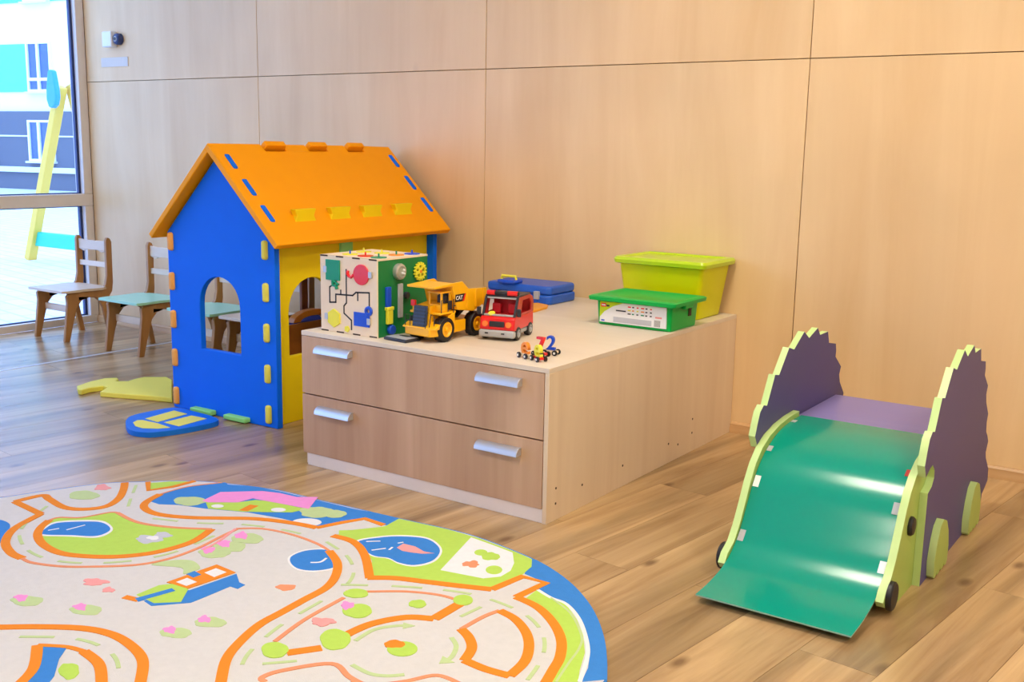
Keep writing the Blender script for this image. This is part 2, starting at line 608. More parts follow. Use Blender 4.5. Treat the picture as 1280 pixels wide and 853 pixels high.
# window wall: rails, posts and panes in one frame
win = struct(bx(XL - 0.09, XL, YB, 0.0, 0.0, 0.046).build('window_1', 'frame', bevel=0.004))
bx(XL - 0.09, XL, YB, 0.0, 0.742, 0.818).build('transom_rail', 'frame', win, bevel=0.004)
bx(XL - 0.09, XL, YB, 0.0, ZC - 0.08, ZC).build('top_rail', 'frame', win, bevel=0.004)
posts = [(-0.058, 0.0), (-1.66, -1.58), (-3.26, -3.18), (-4.86, -4.78), (YB, YB + 0.06)]
for y0, y1 in posts:
    for z0, z1 in ((0.046, 0.742), (0.818, ZC - 0.08)):
        bx(XL - 0.09, XL, y0, y1, z0, z1).build('post', 'frame', win, bevel=0.004)
for a in range(len(posts) - 1):
    y1, y0 = posts[a][0], posts[a + 1][1]
    for z0, z1 in ((0.046, 0.742), (0.818, ZC - 0.08)):
        bx(XL - 0.05, XL - 0.044, y0, y1, z0, z1).build('pane', 'glass', win, smooth=False)
        gk = MB()
        for (a0, a1, b0, b1) in ((y0, y1, z0, z0 + 0.007), (y0, y1, z1 - 0.007, z1), (y0, y0 + 0.007, z0, z1), (y1 - 0.016, y1 - 0.008, z0, z1), (y1 - 0.004, y1, z0, z1)):
            gk.box(XL - 0.058, XL - 0.036, a0, a1, b0, b1)
        gk.build('gasket', 'gasket', win, smooth=False)
# lamps in the ceiling
for lx in (0.4, 2.7):
    for ly in (-1.7, -4.3):
        t = thing('ceiling_light', 'square white ceiling light panel above the play room', 'ceiling light', (lx, ly, ZC), 0, 'ceiling light panels')
        bx(-0.31, 0.31, -0.31, 0.31, -0.03, 0.0).build('housing', 'white', t, bevel=0.004)
        bx(-0.29, 0.29, -0.29, 0.29, -0.034, -0.031).build('diffuser', 'diffuser', t, smooth=False)

# ------------------------------------------------------------------ outdoors
G = -0.2
struct(bx(-45, XL - 0.1, -30, 40, G - 0.1, G).build('ground_outside', 'paving'))
struct(bx(XL - 0.16, XL - 0.09, YB, 0.1, G, -0.001).build('trim_2', 'fledge'))
FO = Vector((-25.46, 12.62, G))
FA = math.atan2(0.165, 0.986)
bd = thing('apartment_building', 'white apartment block with green patches and dark slate ground floor outside the window', 'building', FO, FA)
k_ = 1.065
bx(-14, 12, 0.0, 8, 0, 12).build('wall', 'fwhite', bd)
bx(-14, 12, -0.10, 0.0, 0.0, 2.07).build('ground_floor_cladding', 'fslate', bd)
bx(-14, 12, -0.22, -0.10, 0.46, 0.60).build('ledge', 'fledge', bd)
bx(-14, 12, -0.12, -0.10, 1.40, 1.44).build('stripe', 'fledge', bd)
def bwindow(x0, x1, z0, z1, y, mull, trans):
    fr = MB()
    t_ = 0.06
    fr.box(x0, x1, y - 0.08, y, z0, z0 + t_); fr.box(x0, x1, y - 0.08, y, z1 - t_, z1)
    fr.box(x0, x0 + t_, y - 0.08, y, z0 + t_, z1 - t_); fr.box(x1 - t_, x1, y - 0.08, y, z0 + t_, z1 - t_)
    fr.box(mull - 0.04, mull + 0.04, y - 0.08, y, z0 + t_, z1 - t_)
    if trans: fr.box(x0 + t_, x1 - t_, y - 0.085, y, trans - 0.04, trans + 0.04)
    w = fr.build('window', 'fwhite', bd)
    bx(x0 + t_, x1 - t_, y - 0.03, y - 0.015, z0 + t_, z1 - t_).build('pane', 'fglass', w)
    bx(x0 - 0.05, x1 + 0.05, y - 0.16, y, z0 - 0.05, z0).build('sill', 'fledge', w)
for kx in range(-4, 4):
    x0 = kx * 2.2
    for st in range(3):
        zb = 2.52 + st * 2.3
        bwindow(x0 - 0.15, x0 + 0.74, zb + 0.06, zb + 1.35, 0.0, x0 + 0.27, zb + 0.38)
        if (kx + st) % 2 == 0 or kx == 0:
            bx(x0 - 1.4, x0 - 0.17, -0.03, 0.0, zb + 0.06, zb + 1.30).build('green_panel', 'fgreen', bd)
    bwindow(x0 - 0.14, x0 + 0.78, 0.76, 1.84, -0.10, x0 + 0.26, None)
# swing frame
SW = Vector((-8.9, 2.74, G))
sw = thing('swing_frame', 'yellow outdoor swing frame with blue top caps and teal cross board', 'swing', SW)
def bar(a, b, w, d, mat, name, par, bev=0.01):
    a, b = Vector(a), Vector(b)
    dz = (b - a).normalized()
    yy = Vector((0, 1, 0))
    xx = yy.cross(dz).normalized()
    ps = []
    for p in (a, b):
        for sx, sy in ((-1, -1), (1, -1), (1, 1), (-1, 1)):
            ps.append(tuple(p + xx * (sx * w / 2) + yy * (sy * d / 2)))
    return MB().hexa(ps).build(name, mat, par, bevel=bev)
bar((-0.77, 0, 0), (0.02, 0, 1.90), 0.10, 0.10, 'swyellow', 'leg', sw)
bar((0.70, 0.12, 0), (0.02, 0.12, 1.92), 0.10, 0.10, 'swyellow', 'leg', sw)
bar((-0.66, 0.02, 0.245), (0.70, 0.02, 0.245), 0.16, 0.05, 'swteal', 'cross_board', sw)
for cx, cy, s_ in ((0.01, -0.09, 0.80), (0.05, 0.22, 0.72)):
    pts = [(0.0, 0.24), (0.05, 0.22), (0.075, 0.12), (0.105, -0.02), (0.11, -0.12), (0.07, -0.22), (0.0, -0.26), (-0.07, -0.24), (-0.11, -0.15), (-0.105, -0.02), (-0.075, 0.12), (-0.05, 0.22)]
    pts = [(cx + a * s_, 1.88 + b * s_) for a, b in pts]
    MB().prism(pts, 'y', cy - 0.03, cy + 0.03).build('cap', 'swblue', sw, bevel=0.012)
bar((0.08, 0.22, 1.76), (0.36, 0.22, 1.62), 0.05, 0.05, 'swblue', 'bracket', sw)

# ------------------------------------------------------------------ rug
RZ = 0.008
rug_px = [(759, 850), (759, 826), (756, 800), (748, 775), (735, 752), (712, 727), (680, 705), (645, 689), (600, 672), (560, 661), (500, 648), (440, 634), (400, 625), (350, 613), (300, 606), (260, 602), (220, 601), (182, 602), (130, 604), (60, 613), (30, 617.5), (0, 622)]
RC = Vector((-0.393, -3.15, 0))
def superell(t, sc=1.0):
    a, b, n, th = 1.182 * sc, 1.5 * sc, 3.092, 0.064
    c, s_ = math.cos(t), math.sin(t)
    x = a * math.copysign(abs(c) ** (2 / n), c)
    y = b * math.copysign(abs(s_) ** (2 / n), s_)
    return Vector((RC.x + x * math.cos(th) - y * math.sin(th), RC.y + x * math.sin(th) + y * math.cos(th)))
vis = [onz(u, v, RZ).to_2d() for u, v in rug_px]
vis = [Vector((p.x, p.y)) for p in vis]
far = []
for i in range(200):
    p = superell(2 * PI * i / 200)
    far.append(p)
a0 = min(range(200), key=lambda i: (far[i] - vis[-1]).length)
a1 = min(range(200), key=lambda i: (far[i] - vis[0]).length)
tail = []
i = (a0 + 3) % 200
while i != (a1 - 2) % 200:
    tail.append(far[i]); i = (i + 1) % 200
outline = [Vector((p.x, p.y)) for p in catmull([(p.x, p.y, 0) for p in vis], 4)] + tail
ctr = Vector((RC.x, RC.y))
rug = thing('play_rug', 'oval town road play rug with blue border and orange kerbs on the floor', 'rug', (RC.x, RC.y, 0))
RO = (RC.x, RC.y, 0)
def inset(P, d):
    out = []
    L = len(P)
    for i in range(L):
        t = (P[(i + 1) % L] - P[i - 1]).normalized()
        out.append(P[i] + Vector((-t.y, t.x)) * d)
    return out
ccw = sum(outline[i].x * outline[(i + 1) % len(outline)].y - outline[(i + 1) % len(outline)].x * outline[i].y for i in range(len(outline))) > 0
if not ccw: outline.reverse()
MB(RO).prism([tuple(p) for p in outline], 'z', 0.0005, RZ - 0.0006).build('edge_binding', 'rblue', rug)
MB(RO).prism([tuple(p) for p in inset(outline, 0.006)], 'z', RZ - 0.0006, RZ).build('pile_field', 'cream', rug)
LAYER = [0]
def flat(name, pts, mat, level):
    """printed pile shape: pts in world xy, laid level * 0.25 mm above the field"""
    LAYER[0] += 1
    z0, z1 = RZ - 0.0003, RZ + 0.0003 * level + 0.000002 * LAYER[0]
    return MB(RO).prism([(p[0], p[1]) for p in pts], 'z', z0, z1).build(name, mat, rug, smooth=False)
def cA(x, y): return (x / 3.2438, 590 + y / 3.2438)
def cB(x, y): return (180 + x / 3.2438, 590 + y / 3.2438)
def cC(x, y): return (440 + x / 3.6618, 620 + y / 3.6618)
def wpts(f, pts, z=RZ):
    out = []
    for a, b in pts:
        u, v = f(a, b)
        p = onz(u, v, z)
        out.append(Vector((p.x, p.y)))
    return out
def fill(name, f, pts, mat, level, smooth=True):
    P = wpts(f, pts)
    if smooth:
        P = [Vector((p.x, p.y)) for p in catmull([(p.x, p.y, 0) for p in P], 5, True)]
    return flat(name, P, mat, level)
def ribbon_w(name, P, mat, level, w, sm=6):
    P = [Vector((p[0], p[1], 0)) for p in P]
    Q = catmull(P, sm) if sm > 1 else P
    Lf, Rt = [], []
    for i, p in enumerate(Q):
        d = (Q[min(i + 1, len(Q) - 1)] - Q[max(i - 1, 0)])
        d = d.normalized() if d.length > 1e-9 else Vector((1, 0, 0))
        nn = Vector((-d.y, d.x, 0)) * (w / 2)
        Lf.append(p + nn); Rt.append(p - nn)
    mb = MB(RO)
    LAYER[0] += 1
    z1 = RZ + 0.0003 * level + 0.000002 * LAYER[0]
    vs = [(p.x, p.y, z1) for p in Lf] + [(p.x, p.y, z1) for p in Rt] + [(p.x, p.y, RZ - 0.0003) for p in Lf] + [(p.x, p.y, RZ - 0.0003) for p in Rt]
    n = len(Q)
    fs = [(i, i + 1, n + i + 1, n + i) for i in range(n - 1)]
    fs += [(i, i + 1, 2 * n + i + 1, 2 * n + i) for i in range(n - 1)]
    fs += [(n + i, n + i + 1, 3 * n + i + 1, 3 * n + i) for i in range(n - 1)]
    fs += [(0, n, 3 * n, 2 * n), (n - 1, 2 * n - 1, 4 * n - 1, 3 * n - 1)]
    mb.add(vs, fs)
    return mb.build(name, mat, rug, smooth=False)
def kerb(f, pts, w=0.024, mat='rorange', level=5, sm=6):
    return ribbon_w('road_kerb', wpts(f, pts), mat, level, w, sm)
def dashes(f, pts, w=0.010, dash=0.07, gap=0.055):
    Q = catmull([(p.x, p.y, 0) for p in wpts(f, pts)], 10)
    seg, d, on = [Q[0]], 0.0, True
    for a, b in zip(Q, Q[1:]):
        d += (b - a).length
        if on: seg.append(b)
        if on and d > dash:
            if len(seg) > 1: ribbon_w('lane_dash', [(p.x, p.y) for p in seg], 'rsage', 3, w, 1)
            on, d, seg = False, 0.0, []
        elif not on and d > gap:
            on, d, seg = True, 0.0, [b]
def blob(name, f, c, rx, ry, mat, level, n=30, jag=0.0):
    pts = []
    for i in range(n):
        t = 2 * PI * i / n
        j = 1 + jag * (0.5 * math.sin(3 * t + c[0]) + 0.35 * math.sin(5 * t + c[1]) + 0.25 * math.sin(8 * t))
        pts.append((c[0] + rx * j * math.cos(t), c[1] + ry * j * math.sin(t)))
    return fill(name, f, pts, mat, level, smooth=False)
def inside_rug(P, d):
    return P
# water round the edge: top bay and right hand border follow the rug outline
bay = wpts(cB, [(1038, 222), (960, 216), (895, 192), (735, 222), (690, 222), (560, 190), (420, 165), (250, 150), (140, 135), (60, 132), (25, 120), (60, 95), (130, 72), (220, 55), (330, 44)])
edge = [onz(u, v, RZ) for u, v in [(285, 606), (320, 609), (352, 615), (400, 626.5), (440, 636), (470, 642), (499, 649)]]
flat('water', bay + [Vector((p.x, p.y)) for p in edge], 'rblue', 2)
rb = wpts(cC, [(790, 358), (888, 400), (852, 432), (900, 462), (980, 492), (1040, 552), (1075, 640), (1090, 720), (1080, 790), (1050, 853)])
rb_edge = [onz(u, v, RZ) for u, v in [(758.7, 850), (758.7, 826), (755.6, 800), (747.6, 775.2), (734.6, 752.3), (711.6, 727.4), (679.6, 705.4), (664, 698)]]
flat('water', rb + [Vector((p.x, p.y)) for p in rb_edge], 'rblue', 2)
fill('grass', cC, [(-60, 160), (0, 158), (150, 142), (215, 106), (293, 123), (439, 155), (586, 197), (751, 259), (824, 292), (822, 326), (780, 362), (640, 430), (350, 397), (75, 375), (92, 300), (55, 235), (0, 207), (-60, 190)], 'rgreen', 3, False)
fill('grass', cB, [(770, 258), (850, 244), (950, 228), (1000, 216), (1000, 262), (890, 276), (870, 300)], 'rgreen', 3, False)
fill('grass', cC, [(850, 430), (910, 468), (980, 500), (1030, 570), (1058, 640), (1066, 720), (1042, 800), (1035, 853), (890, 853), (960, 750), (955, 660), (920, 580), (850, 510), (790, 475)], 'rgreen', 3, False)
ribbon_w('grass_rim', wpts(cC, [(850, 432), (910, 468), (980, 497), (1036, 560), (1068, 640), (1080, 720), (1060, 800), (1042, 853)]), 'rwhite', 4, 0.010)
ribbon_w('grass_rim', wpts(cC, [(910, 468), (1000, 540), (1050, 640), (1040, 700), (990, 770), (935, 853)]), 'rsage', 4, 0.006)
fill('patio', cC, [(545, 192), (640, 226), (735, 262), (742, 310), (726, 345), (680, 372), (600, 380), (405, 342)], 'rwhite', 4, False)
blob('lily_leaf', cC, (635, 280), 42, 18, 'rgreen', 5, jag=0.15)
blob('lily_leaf', cC, (590, 262), 30, 14, 'rgreen', 5)
blob('lily_leaf', cC, (650, 342), 38, 20, 'rgreen', 5)
blob('butterfly', cC, (545, 315), 38, 15, 'rpeach', 5, jag=0.3)
pond = [(15, 212), (120, 188), (230, 182), (340, 192), (395, 222), (412, 260), (375, 305), (290, 326), (215, 314), (165, 290), (85, 275)]
fill('pond_rim', cC, pond, 'rwhite', 4)
fill('pond', cC, [(210 + (a - 210) * 0.95, 252 + (b - 252) * 0.91) for a, b in pond], 'rblue', 5)
fill('fish', cC, [(205, 240), (235, 222), (290, 235), (330, 258), (378, 266), (320, 268), (270, 262), (230, 255)], 'rrose', 6, False)
for a, b in (((65, 212), (130, 210)), ((90, 252), (155, 243)), ((170, 250), (185, 238)), ((210, 220), (235, 215))):
    ribbon_w('ripple', wpts(cC, [a, b]), 'rwhite', 6, 0.006, 1)
# big left island
isl = [(240, 187), (330, 187), (440, 167), (475, 167), (560, 207), (700, 227), (858, 234), (780, 285), (640, 328), (500, 346), (370, 346), (250, 333), (180, 300), (152, 262), (165, 226), (200, 200)]
fill('grass', cA, isl, 'rgreen', 3, False)
lake = [(172, 255), (185, 232), (230, 210), (330, 204), (410, 207), (447, 230), (430, 250), (380, 263), (290, 259)]
fill('pond_rim', cA, [(300 + (a - 300) * 1.07, 234 + (b - 234) * 1.22) for a, b in lake], 'rwhite', 4)
fill('pond', cA, lake, 'rblue', 5)
for a, b in (((195, 240), (240, 232)), ((270, 238), (345, 218))):
    ribbon_w('ripple', wpts(cA, [a, b]), 'rwhite', 6, 0.006, 1)
blob('cow', cA, (605, 275), 55, 16, 'rgrey', 4, jag=0.25)
blob('cow', cA, (660, 258), 35, 12, 'rgrey', 4, jag=0.25)
blob('cow_spot', cA, (620, 270), 25, 8, 'rwhite', 5, jag=0.2)
kerb(cA, [(858, 234), (780, 285), (640, 326), (500, 344), (370, 345), (250, 332), (180, 300), (153, 262), (165, 228), (200, 198)], 0.025)
kerb(cA, [(200, 198), (240, 187), (330, 187), (440, 167), (475, 167)], 0.010, 'rpeach')
kerb(cA, [(475, 167), (560, 207), (700, 227), (858, 234)], 0.014, 'rpeach')
kerb(cA, [(60, 122), (170, 97), (200, 112), (260, 145), (340, 153), (430, 141), (480, 110), (500, 75), (506, 45)], 0.025)
kerb(cA, [(60, 122), (165, 172)], 0.024, sm=1)
kerb(cA, [(165, 172), (60, 230), (22, 285), (45, 330), (90, 352)], 0.025)
kerb(cA, [(90, 352), (130, 370), (250, 385), (380, 386), (550, 379), (680, 355), (800, 312), (900, 262), (960, 234)], 0.011, 'rpeach')
blob('leaf', cA, (340, 96), 62, 18, 'rsage', 3, jag=0.1)
blob('blossom', cA, (415, 64), 30, 12, 'rrose', 3, jag=0.3)
fill('grass', cA, [(600, 74), (600, 48), (690, 40), (785, 40), (700, 62)], 'rgreen', 3, False)
kerb(cA, [(600, 42), (602, 76), (700, 62), (790, 38)], 0.018, sm=1)
fill('pond', cA, [(-40, 200), (0, 196), (38, 212), (36, 240), (12, 282), (-40, 300)], 'rblue', 3)
kerb(cA, [(900, 45), (760, 62), (650, 92)], 0.008, 'rpeach')
kerb(cA, [(650, 92), (592, 125), (588, 150), (640, 173), (760, 186), (900, 189), (1040, 192), (1180, 208), (1284, 228)], 0.025)
kerb(cB, [(700, 228), (800, 207), (895, 191), (972, 217)], 0.020, sm=1)
# house by the bay
fill('house_wall', cB, [(250, 124), (380, 126), (450, 116), (500, 120), (660, 152), (600, 166), (500, 165), (400, 163), (260, 150)], 'rgreen', 4, False)
fill('house_roof', cB, [(235, 120), (310, 84), (480, 80), (550, 88), (620, 104), (705, 104), (668, 152), (500, 121), (440, 109), (380, 126), (260, 126)], 'rpink', 5, False)
fill('house_door', cB, [(385, 158), (430, 135), (465, 140), (420, 162)], 'rorange', 5, False)
blob('house_window', cB, (298, 141), 25, 7, 'rwhite', 5)
blob('house_window', cB, (545, 156), 30, 8, 'rwhite', 5)
blob('tree', cB, (185, 120), 66, 18, 'rsage', 4, jag=0.1)
blob('tree', cB, (700, 165), 70, 22, 'rsage', 4, jag=0.15)
blob('tree', cB, (775, 172), 45, 16, 'rsage', 4, jag=0.1)
blob('shore', cB, (660, 206), 60, 16, 'rwhite', 3)
# road on the right of the big white square
kerb(cB, [(372, 232), (480, 232), (600, 256), (700, 292), (750, 322)], 0.010, 'rpeach')
kerb(cB, [(372, 232), (300, 285), (240, 318)], 0.009, 'rrose')
kerb(cB, [(750, 322), (783, 370), (778, 420), (740, 470), (650, 520), (560, 570), (470, 620), (390, 690), (335, 760), (312, 853), (300, 930)], 0.025)
pnd = [(598, 345), (655, 322), (735, 318), (768, 340), (776, 385), (700, 402), (630, 396), (596, 372)]
fill('pond_rim', cB, [(685 + (a - 685) * 1.1, 360 + (b - 360) * 1.12) for a, b in pnd], 'rwhite', 3)
fill('pond', cB, pnd, 'rblue', 4)
ribbon_w('ripple', wpts(cB, [(675, 370), (715, 368), (740, 352)]), 'rwhite', 5, 0.007)
kerb(cB, [(765, 260), (850, 286), (895, 340), (915, 432)], 0.025)
kerb(cC, [(72, 377), (200, 379), (350, 397), (500, 415), (640, 430)], 0.026)
kerb(cC, [(640, 430), (780, 371), (888, 400), (752, 465)], 0.024, sm=1)
kerb(cC, [(752, 465), (850, 512), (920, 582), (957, 660), (952, 740), (920, 800), (880, 870)], 0.025)
kerb(cC, [(-30, 440), (75, 440), (250, 440), (400, 456), (490, 482)], 0.010, 'rpeach')
kerb(cC, [(500, 492), (375, 565)], 0.030, sm=1)
kerb(cC, [(375, 565), (250, 558), (100, 585), (0, 625), (-60, 660)], 0.027)
kerb(cB, [(530, 690), (650, 602), (810, 512)], 0.012, 'rpeach')
kerb(cB, [(720, 716), (580, 736)], 0.028, sm=1)
for c, rx, ry in (((530, 725), 55, 32), ((775, 682), 62, 42), ((860, 495), 50, 18), ((865, 566), 60, 28)):
    blob('bush', cB, c, rx, ry, 'rgreen', 6, jag=0.06)
blob('bush', cC, (300, 497), 40, 18, 'rgreen', 6, jag=0.1)
blob('bush', cC, (508, 480), 45, 24, 'rgreen', 6)
blob('blossom', cB, (825, 545), 26, 16, 'rpink', 7, jag=0.3)
blob('blossom', cB, (725, 610), 48, 16, 'rrose', 6, jag=0.3)
kerb(cB, [(490, 853), (478, 836), (560, 808), (760, 780), (830, 832), (900, 870)], 0.014, 'rpeach')
kerb(cC, [(0, 848), (100, 868), (250, 850), (390, 824), (500, 865)], 0.012, 'rpeach')
blob('fountain', cC, (230, 703), 70, 34, 'rgreen', 5)
blob('fountain_top', cC, (195, 682), 48, 18, 'rorange', 6, jag=0.12)
for pts in ([(15, 665), (100, 615), (200, 597), (275, 597)], [(455, 650), (477, 690), (455, 740), (410, 765)], [(0, 775), (80, 815), (160, 826), (240, 820)]):
    ribbon_w('lane_arrow', wpts(cC, pts), 'rsage', 3, 0.012)
fill('arrow_head', cC, [(235, 582), (290, 597), (232, 610)], 'rsage', 3, False)
fill('arrow_head', cC, [(415, 735), (470, 765), (398, 770)], 'rsage', 3, False)
kerb(cC, [(500, 612), (600, 556), (675, 527)], 0.013, 'rpeach')
kerb(cC, [(675, 527), (745, 565), (795, 625), (810, 690), (790, 760), (722, 826)], 0.025)
kerb(cC, [(722, 826), (610, 795), (515, 755)], 0.025)
kerb(cC, [(515, 755), (548, 700), (535, 650), (500, 612)], 0.025)
# bridge and castle
fill('castle_base', cB, [(0, 525), (110, 478), (185, 482), (375, 415), (387, 450), (410, 460), (380, 476), (350, 466), (240, 512), (190, 532), (30, 545)], 'rblue', 3, False)
fill('castle_lawn', cB, [(-30, 500), (60, 462), (130, 455), (180, 478), (150, 530), (40, 535)], 'rgreen', 4, False)
fill('castle_wall', cB, [(92, 450), (295, 378), (372, 410), (178, 476)], 'rorange', 5, False)
fill('castle_court', cB, [(130, 450), (175, 433), (215, 450), (172, 466)], 'rwhite', 6, False)
fill('castle_court', cB, [(245, 412), (292, 394), (335, 410), (285, 430)], 'rwhite', 6, False)
fill('castle_gate', cB, [(172, 418), (205, 405), (232, 420), (200, 432)], 'rblue', 6, False)
fill('lawn', cB, [(30, 378), (120, 360), (195, 362), (228, 390), (200, 405), (160, 415), (150, 390)], 'rsage', 3)
ribbon_w('castle_ramp', wpts(cB, [(-80, 508), (-20, 522)]), 'rorange', 4, 0.020, 1)
ribbon_w('castle_ramp', wpts(cB, [(-30, 522), (120, 480)]), 'rblue', 5, 0.022, 1)
for f, c in ((cA, (110, 525)), (cA, (350, 562)), (cB, (130, 655)), (cB, (270, 612)), (cB, (420, 272)), (cB, (350, 305)), (cB, (285, 330))):
    blob('flower_leaf', f, c, 65, 20, 'rsage', 3, jag=0.12)
    blob('flower', f, (c[0] - 25, c[1] - 12), 26, 14, 'rpink', 4, jag=0.3)
blob('butterfly', cA, (385, 448), 50, 14, 'rrose', 3, jag=0.3)
blob('butterfly', cA, (440, 480), 25, 10, 'rrose', 3, jag=0.3)
blob('toy_print', cB, (575, 470), 40, 12, 'rpeach', 3, jag=0.2)
# near left block
kerb(cA, [(-60, 632), (0, 632), (150, 630), (330, 636), (450, 660), (530, 705), (578, 765), (570, 853), (555, 920)], 0.025)
fill('pond', cA, [(80, 880), (160, 770), (170, 705), (272, 713), (240, 760), (220, 830), (180, 880)], 'rblue', 3, False)
kerb(cA, [(60, 880), (135, 800), (152, 705)], 0.025)
kerb(cA, [(152, 705), (270, 712), (340, 730)], 0.014)
kerb(cA, [(340, 730), (400, 780), (412, 853), (405, 900)], 0.025)
blob('bush', cA, (280, 810), 42, 32, 'rgreen', 5, jag=0.12)
for f, pts in ((cA, [(552, 55), (530, 110), (515, 155)]), (cA, [(190, 140), (100, 215), (80, 270), (130, 330), (250, 365), (420, 370), (580, 355), (720, 322), (850, 268), (910, 238)]),
               (cA, [(620, 190), (800, 208), (950, 212), (1100, 228), (1230, 255), (1330, 290)]),
               (cB, [(740, 285), (820, 340), (850, 400), (830, 450), (770, 490)]), (cB, [(720, 525), (560, 620), (440, 720), (395, 790), (380, 870)]),
               (cB, [(650, 545), (600, 590)]),
               (cC, [(-50, 408), (30, 410), (200, 415), (400, 430), (560, 455), (700, 500), (800, 550), (860, 610), (882, 680), (862, 760), (800, 850)]),
               (cC, [(590, 510), (440, 582)]), (cB, [(480, 780), (620, 768), (720, 755)]), (cC, [(700, 442), (765, 420)]), (cC, [(470, 800), (540, 830)]),
               (cA, [(80, 670), (280, 675), (400, 705), (470, 760), (485, 850)])):
    dashes(f, pts)
# the part of the rug that lies out of the picture: a plain block of road
lower = [superell(-PI / 2 + t_, 0.72) for t_ in (-1.2, -0.9, -0.5, 0, 0.5, 0.9, 1.2)]
ribbon_w('road_kerb', lower, 'rorange', 5, 0.025)
ribbon_w('road_kerb', [superell(-PI / 2 + t_, 0.9) for t_ in (-1.2, -0.9, -0.5, 0, 0.5, 0.9, 1.2)], 'rorange', 5, 0.025)

# ------------------------------------------------------------------ playhouse
HR = math.radians(1.5)
ph = thing('playhouse', 'blue and yellow foam playhouse with orange roof standing beside the drawer chest', 'playhouse', (-1.482, -1.138, 0), HR)
T_ = 0.028
HW, HD, EAVE, APEX = 0.64, 1.06, 0.76, 1.09
gable = [(0, 0), (0, EAVE + 0.01), (-HW / 2, APEX), (-HW, EAVE + 0.01), (-HW, 0)]
MB().prism(gable, 'y', 0, T_, [arch(-0.448, -0.206, 0.284, 0.479)]).build('front_wall', 'blue', ph, bevel=0.003)
MB().prism(gable, 'y', HD - T_, HD, [arch(-0.47, -0.17, 0.10, 0.50)]).build('rear_wall', 'blue', ph, bevel=0.003)
SX = -0.037
side = [(T_, 0.0), (HD - T_, 0.0), (HD - T_, 0.765), (T_, 0.765)]
MB().prism(side, 'x', SX - T_, SX, [arch(0.110, 0.380, 0.280, 0.465), arch(0.62, 0.90, 0.280, 0.465)]).build('side_wall', 'yellow', ph, bevel=0.003)
MB().prism(side, 'x', -HW - SX, -HW - SX + T_, [arch(0.09, 0.50, 0.06, 0.44), arch(0.56, 0.98, 0.06, 0.44)]).build('side_wall', 'yellow', ph, bevel=0.003)
bx(-HW - SX + T_, SX - T_, T_, HD - T_, 0.004, 0.020).build('floor_panel', 'green', ph)
for x0, x1 in ((-0.502, -0.370), (-0.294, -0.163)):
    bx(x0, x1, -0.030, T_, 0.004, 0.024).build('floor_tab', 'green', ph, bevel=0.004)
bx(SX, SX + 0.012, 0.30, 0.36, 0.004, 0.022).build('floor_tab', 'green', ph, bevel=0.004)
bx(SX, SX + 0.008, 0.416, 0.497, 0.65, 0.755).build('wall_tab', 'green', ph, bevel=0.003)
for z in (0.055, 0.225, 0.394, 0.559, 0.730):
    for xc, mt in ((-0.051, 'paleyellow'), (-0.617, 'ltorange')):
        bx(xc - 0.015, xc + 0.015, -0.014, T_ * 0.6, z - 0.039, z + 0.039).build('wall_tab', mt, ph, bevel=0.011, seg=3)
        bx(xc - 0.015, xc + 0.015, HD - T_ * 0.6, HD + 0.010, z - 0.039, z + 0.039).build('wall_tab', mt, ph, bevel=0.009, seg=3)
# roof: two slopes of 45 degrees with finger joints at the ridge
rc = -HW / 2
RT = 0.026
ridge_z = 1.146
LEN = 0.386 * math.sqrt(2)
y0r, y1r = -0.045, 1.085
teeth = [(0.243, 0.376), (0.508, 0.635), (0.762, 0.885)]
def slope_poly(sign):
    # (along y, down slope distance)
    top = []
    if sign > 0:
        top.append((y0r, 0.0))
        for a, b in teeth:
            top += [(a, 0.0), (a + 0.006, 0.040), (b - 0.006, 0.040), (b, 0.0)]
        top.append((y1r, 0.004))
    else:
        top.append((y0r, 0.026))
        for a, b in teeth:
            top += [(a + 0.004, 0.026), (a + 0.008, -0.020), (b - 0.008, -0.020), (b - 0.004, 0.026)]
        top.append((y1r, 0.026))
    return top + [(y1r, LEN), (y0r, LEN)]
for sign in (1, -1):
    mb = MB()
    ang = PI / 4
    ax = Vector((sign * math.cos(ang), 0, -math.sin(ang)))
    nz_ = Vector((sign * math.sin(ang), 0, math.cos(ang)))
    o0 = Vector((rc, 0, ridge_z))
    mb.M = Matrix(((0, ax.x, -nz_.x, o0.x), (1, 0, 0, 0), (0, ax.z, -nz_.z, o0.z), (0, 0, 0, 1)))
    mb.prism(slope_poly(sign), 'z', 0.0, RT)
    rf = mb.build('roof_slope', 'orange', ph, bevel=0.004)
    # blue gable tabs and yellow wall tabs poking through
    def onroof(nm, y0, y1, s0, s1, mat, h, bev):
        b_ = MB()
        b_.M = mb.M
        b_.box(y0, y1, s0, s1, -h, RT * 0.5)
        b_.build(nm, mat, rf, bevel=bev, seg=3)
    r2 = math.sqrt(2)
    for x0, x1 in ((-0.278, -0.22), (-0.181, -0.116), (-0.081, -0.016)):
        onroof('gable_tab', 0.002, 0.030, (x0 - rc) * r2, (x1 - rc) * r2, 'blue', 0.006, 0.010)
        onroof('gable_tab', HD - 0.03, HD - 0.002, (x0 - rc) * r2, (x1 - rc) * r2, 'blue', 0.006, 0.010)
    xe0, xe1 = (-0.042, -0.012) if sign > 0 else (-HW + 0.012, -HW + 0.042)
    for y0, y1 in ((0.132, 0.254), (0.342, 0.469), (0.548, 0.677), (0.765, 0.891)):
        ym = (y1 - y0)
        tabp = [(y0, 0.80), (y1, 0.80), (y1, 0.838), (y1 - 0.012, 0.860), (y1, 0.888), (y0, 0.888), (y0 + 0.012, 0.860), (y0, 0.838)]
        MB().prism(tabp, 'x', xe0, xe1).build('eave_tab', 'yellow', rf, bevel=0.003)

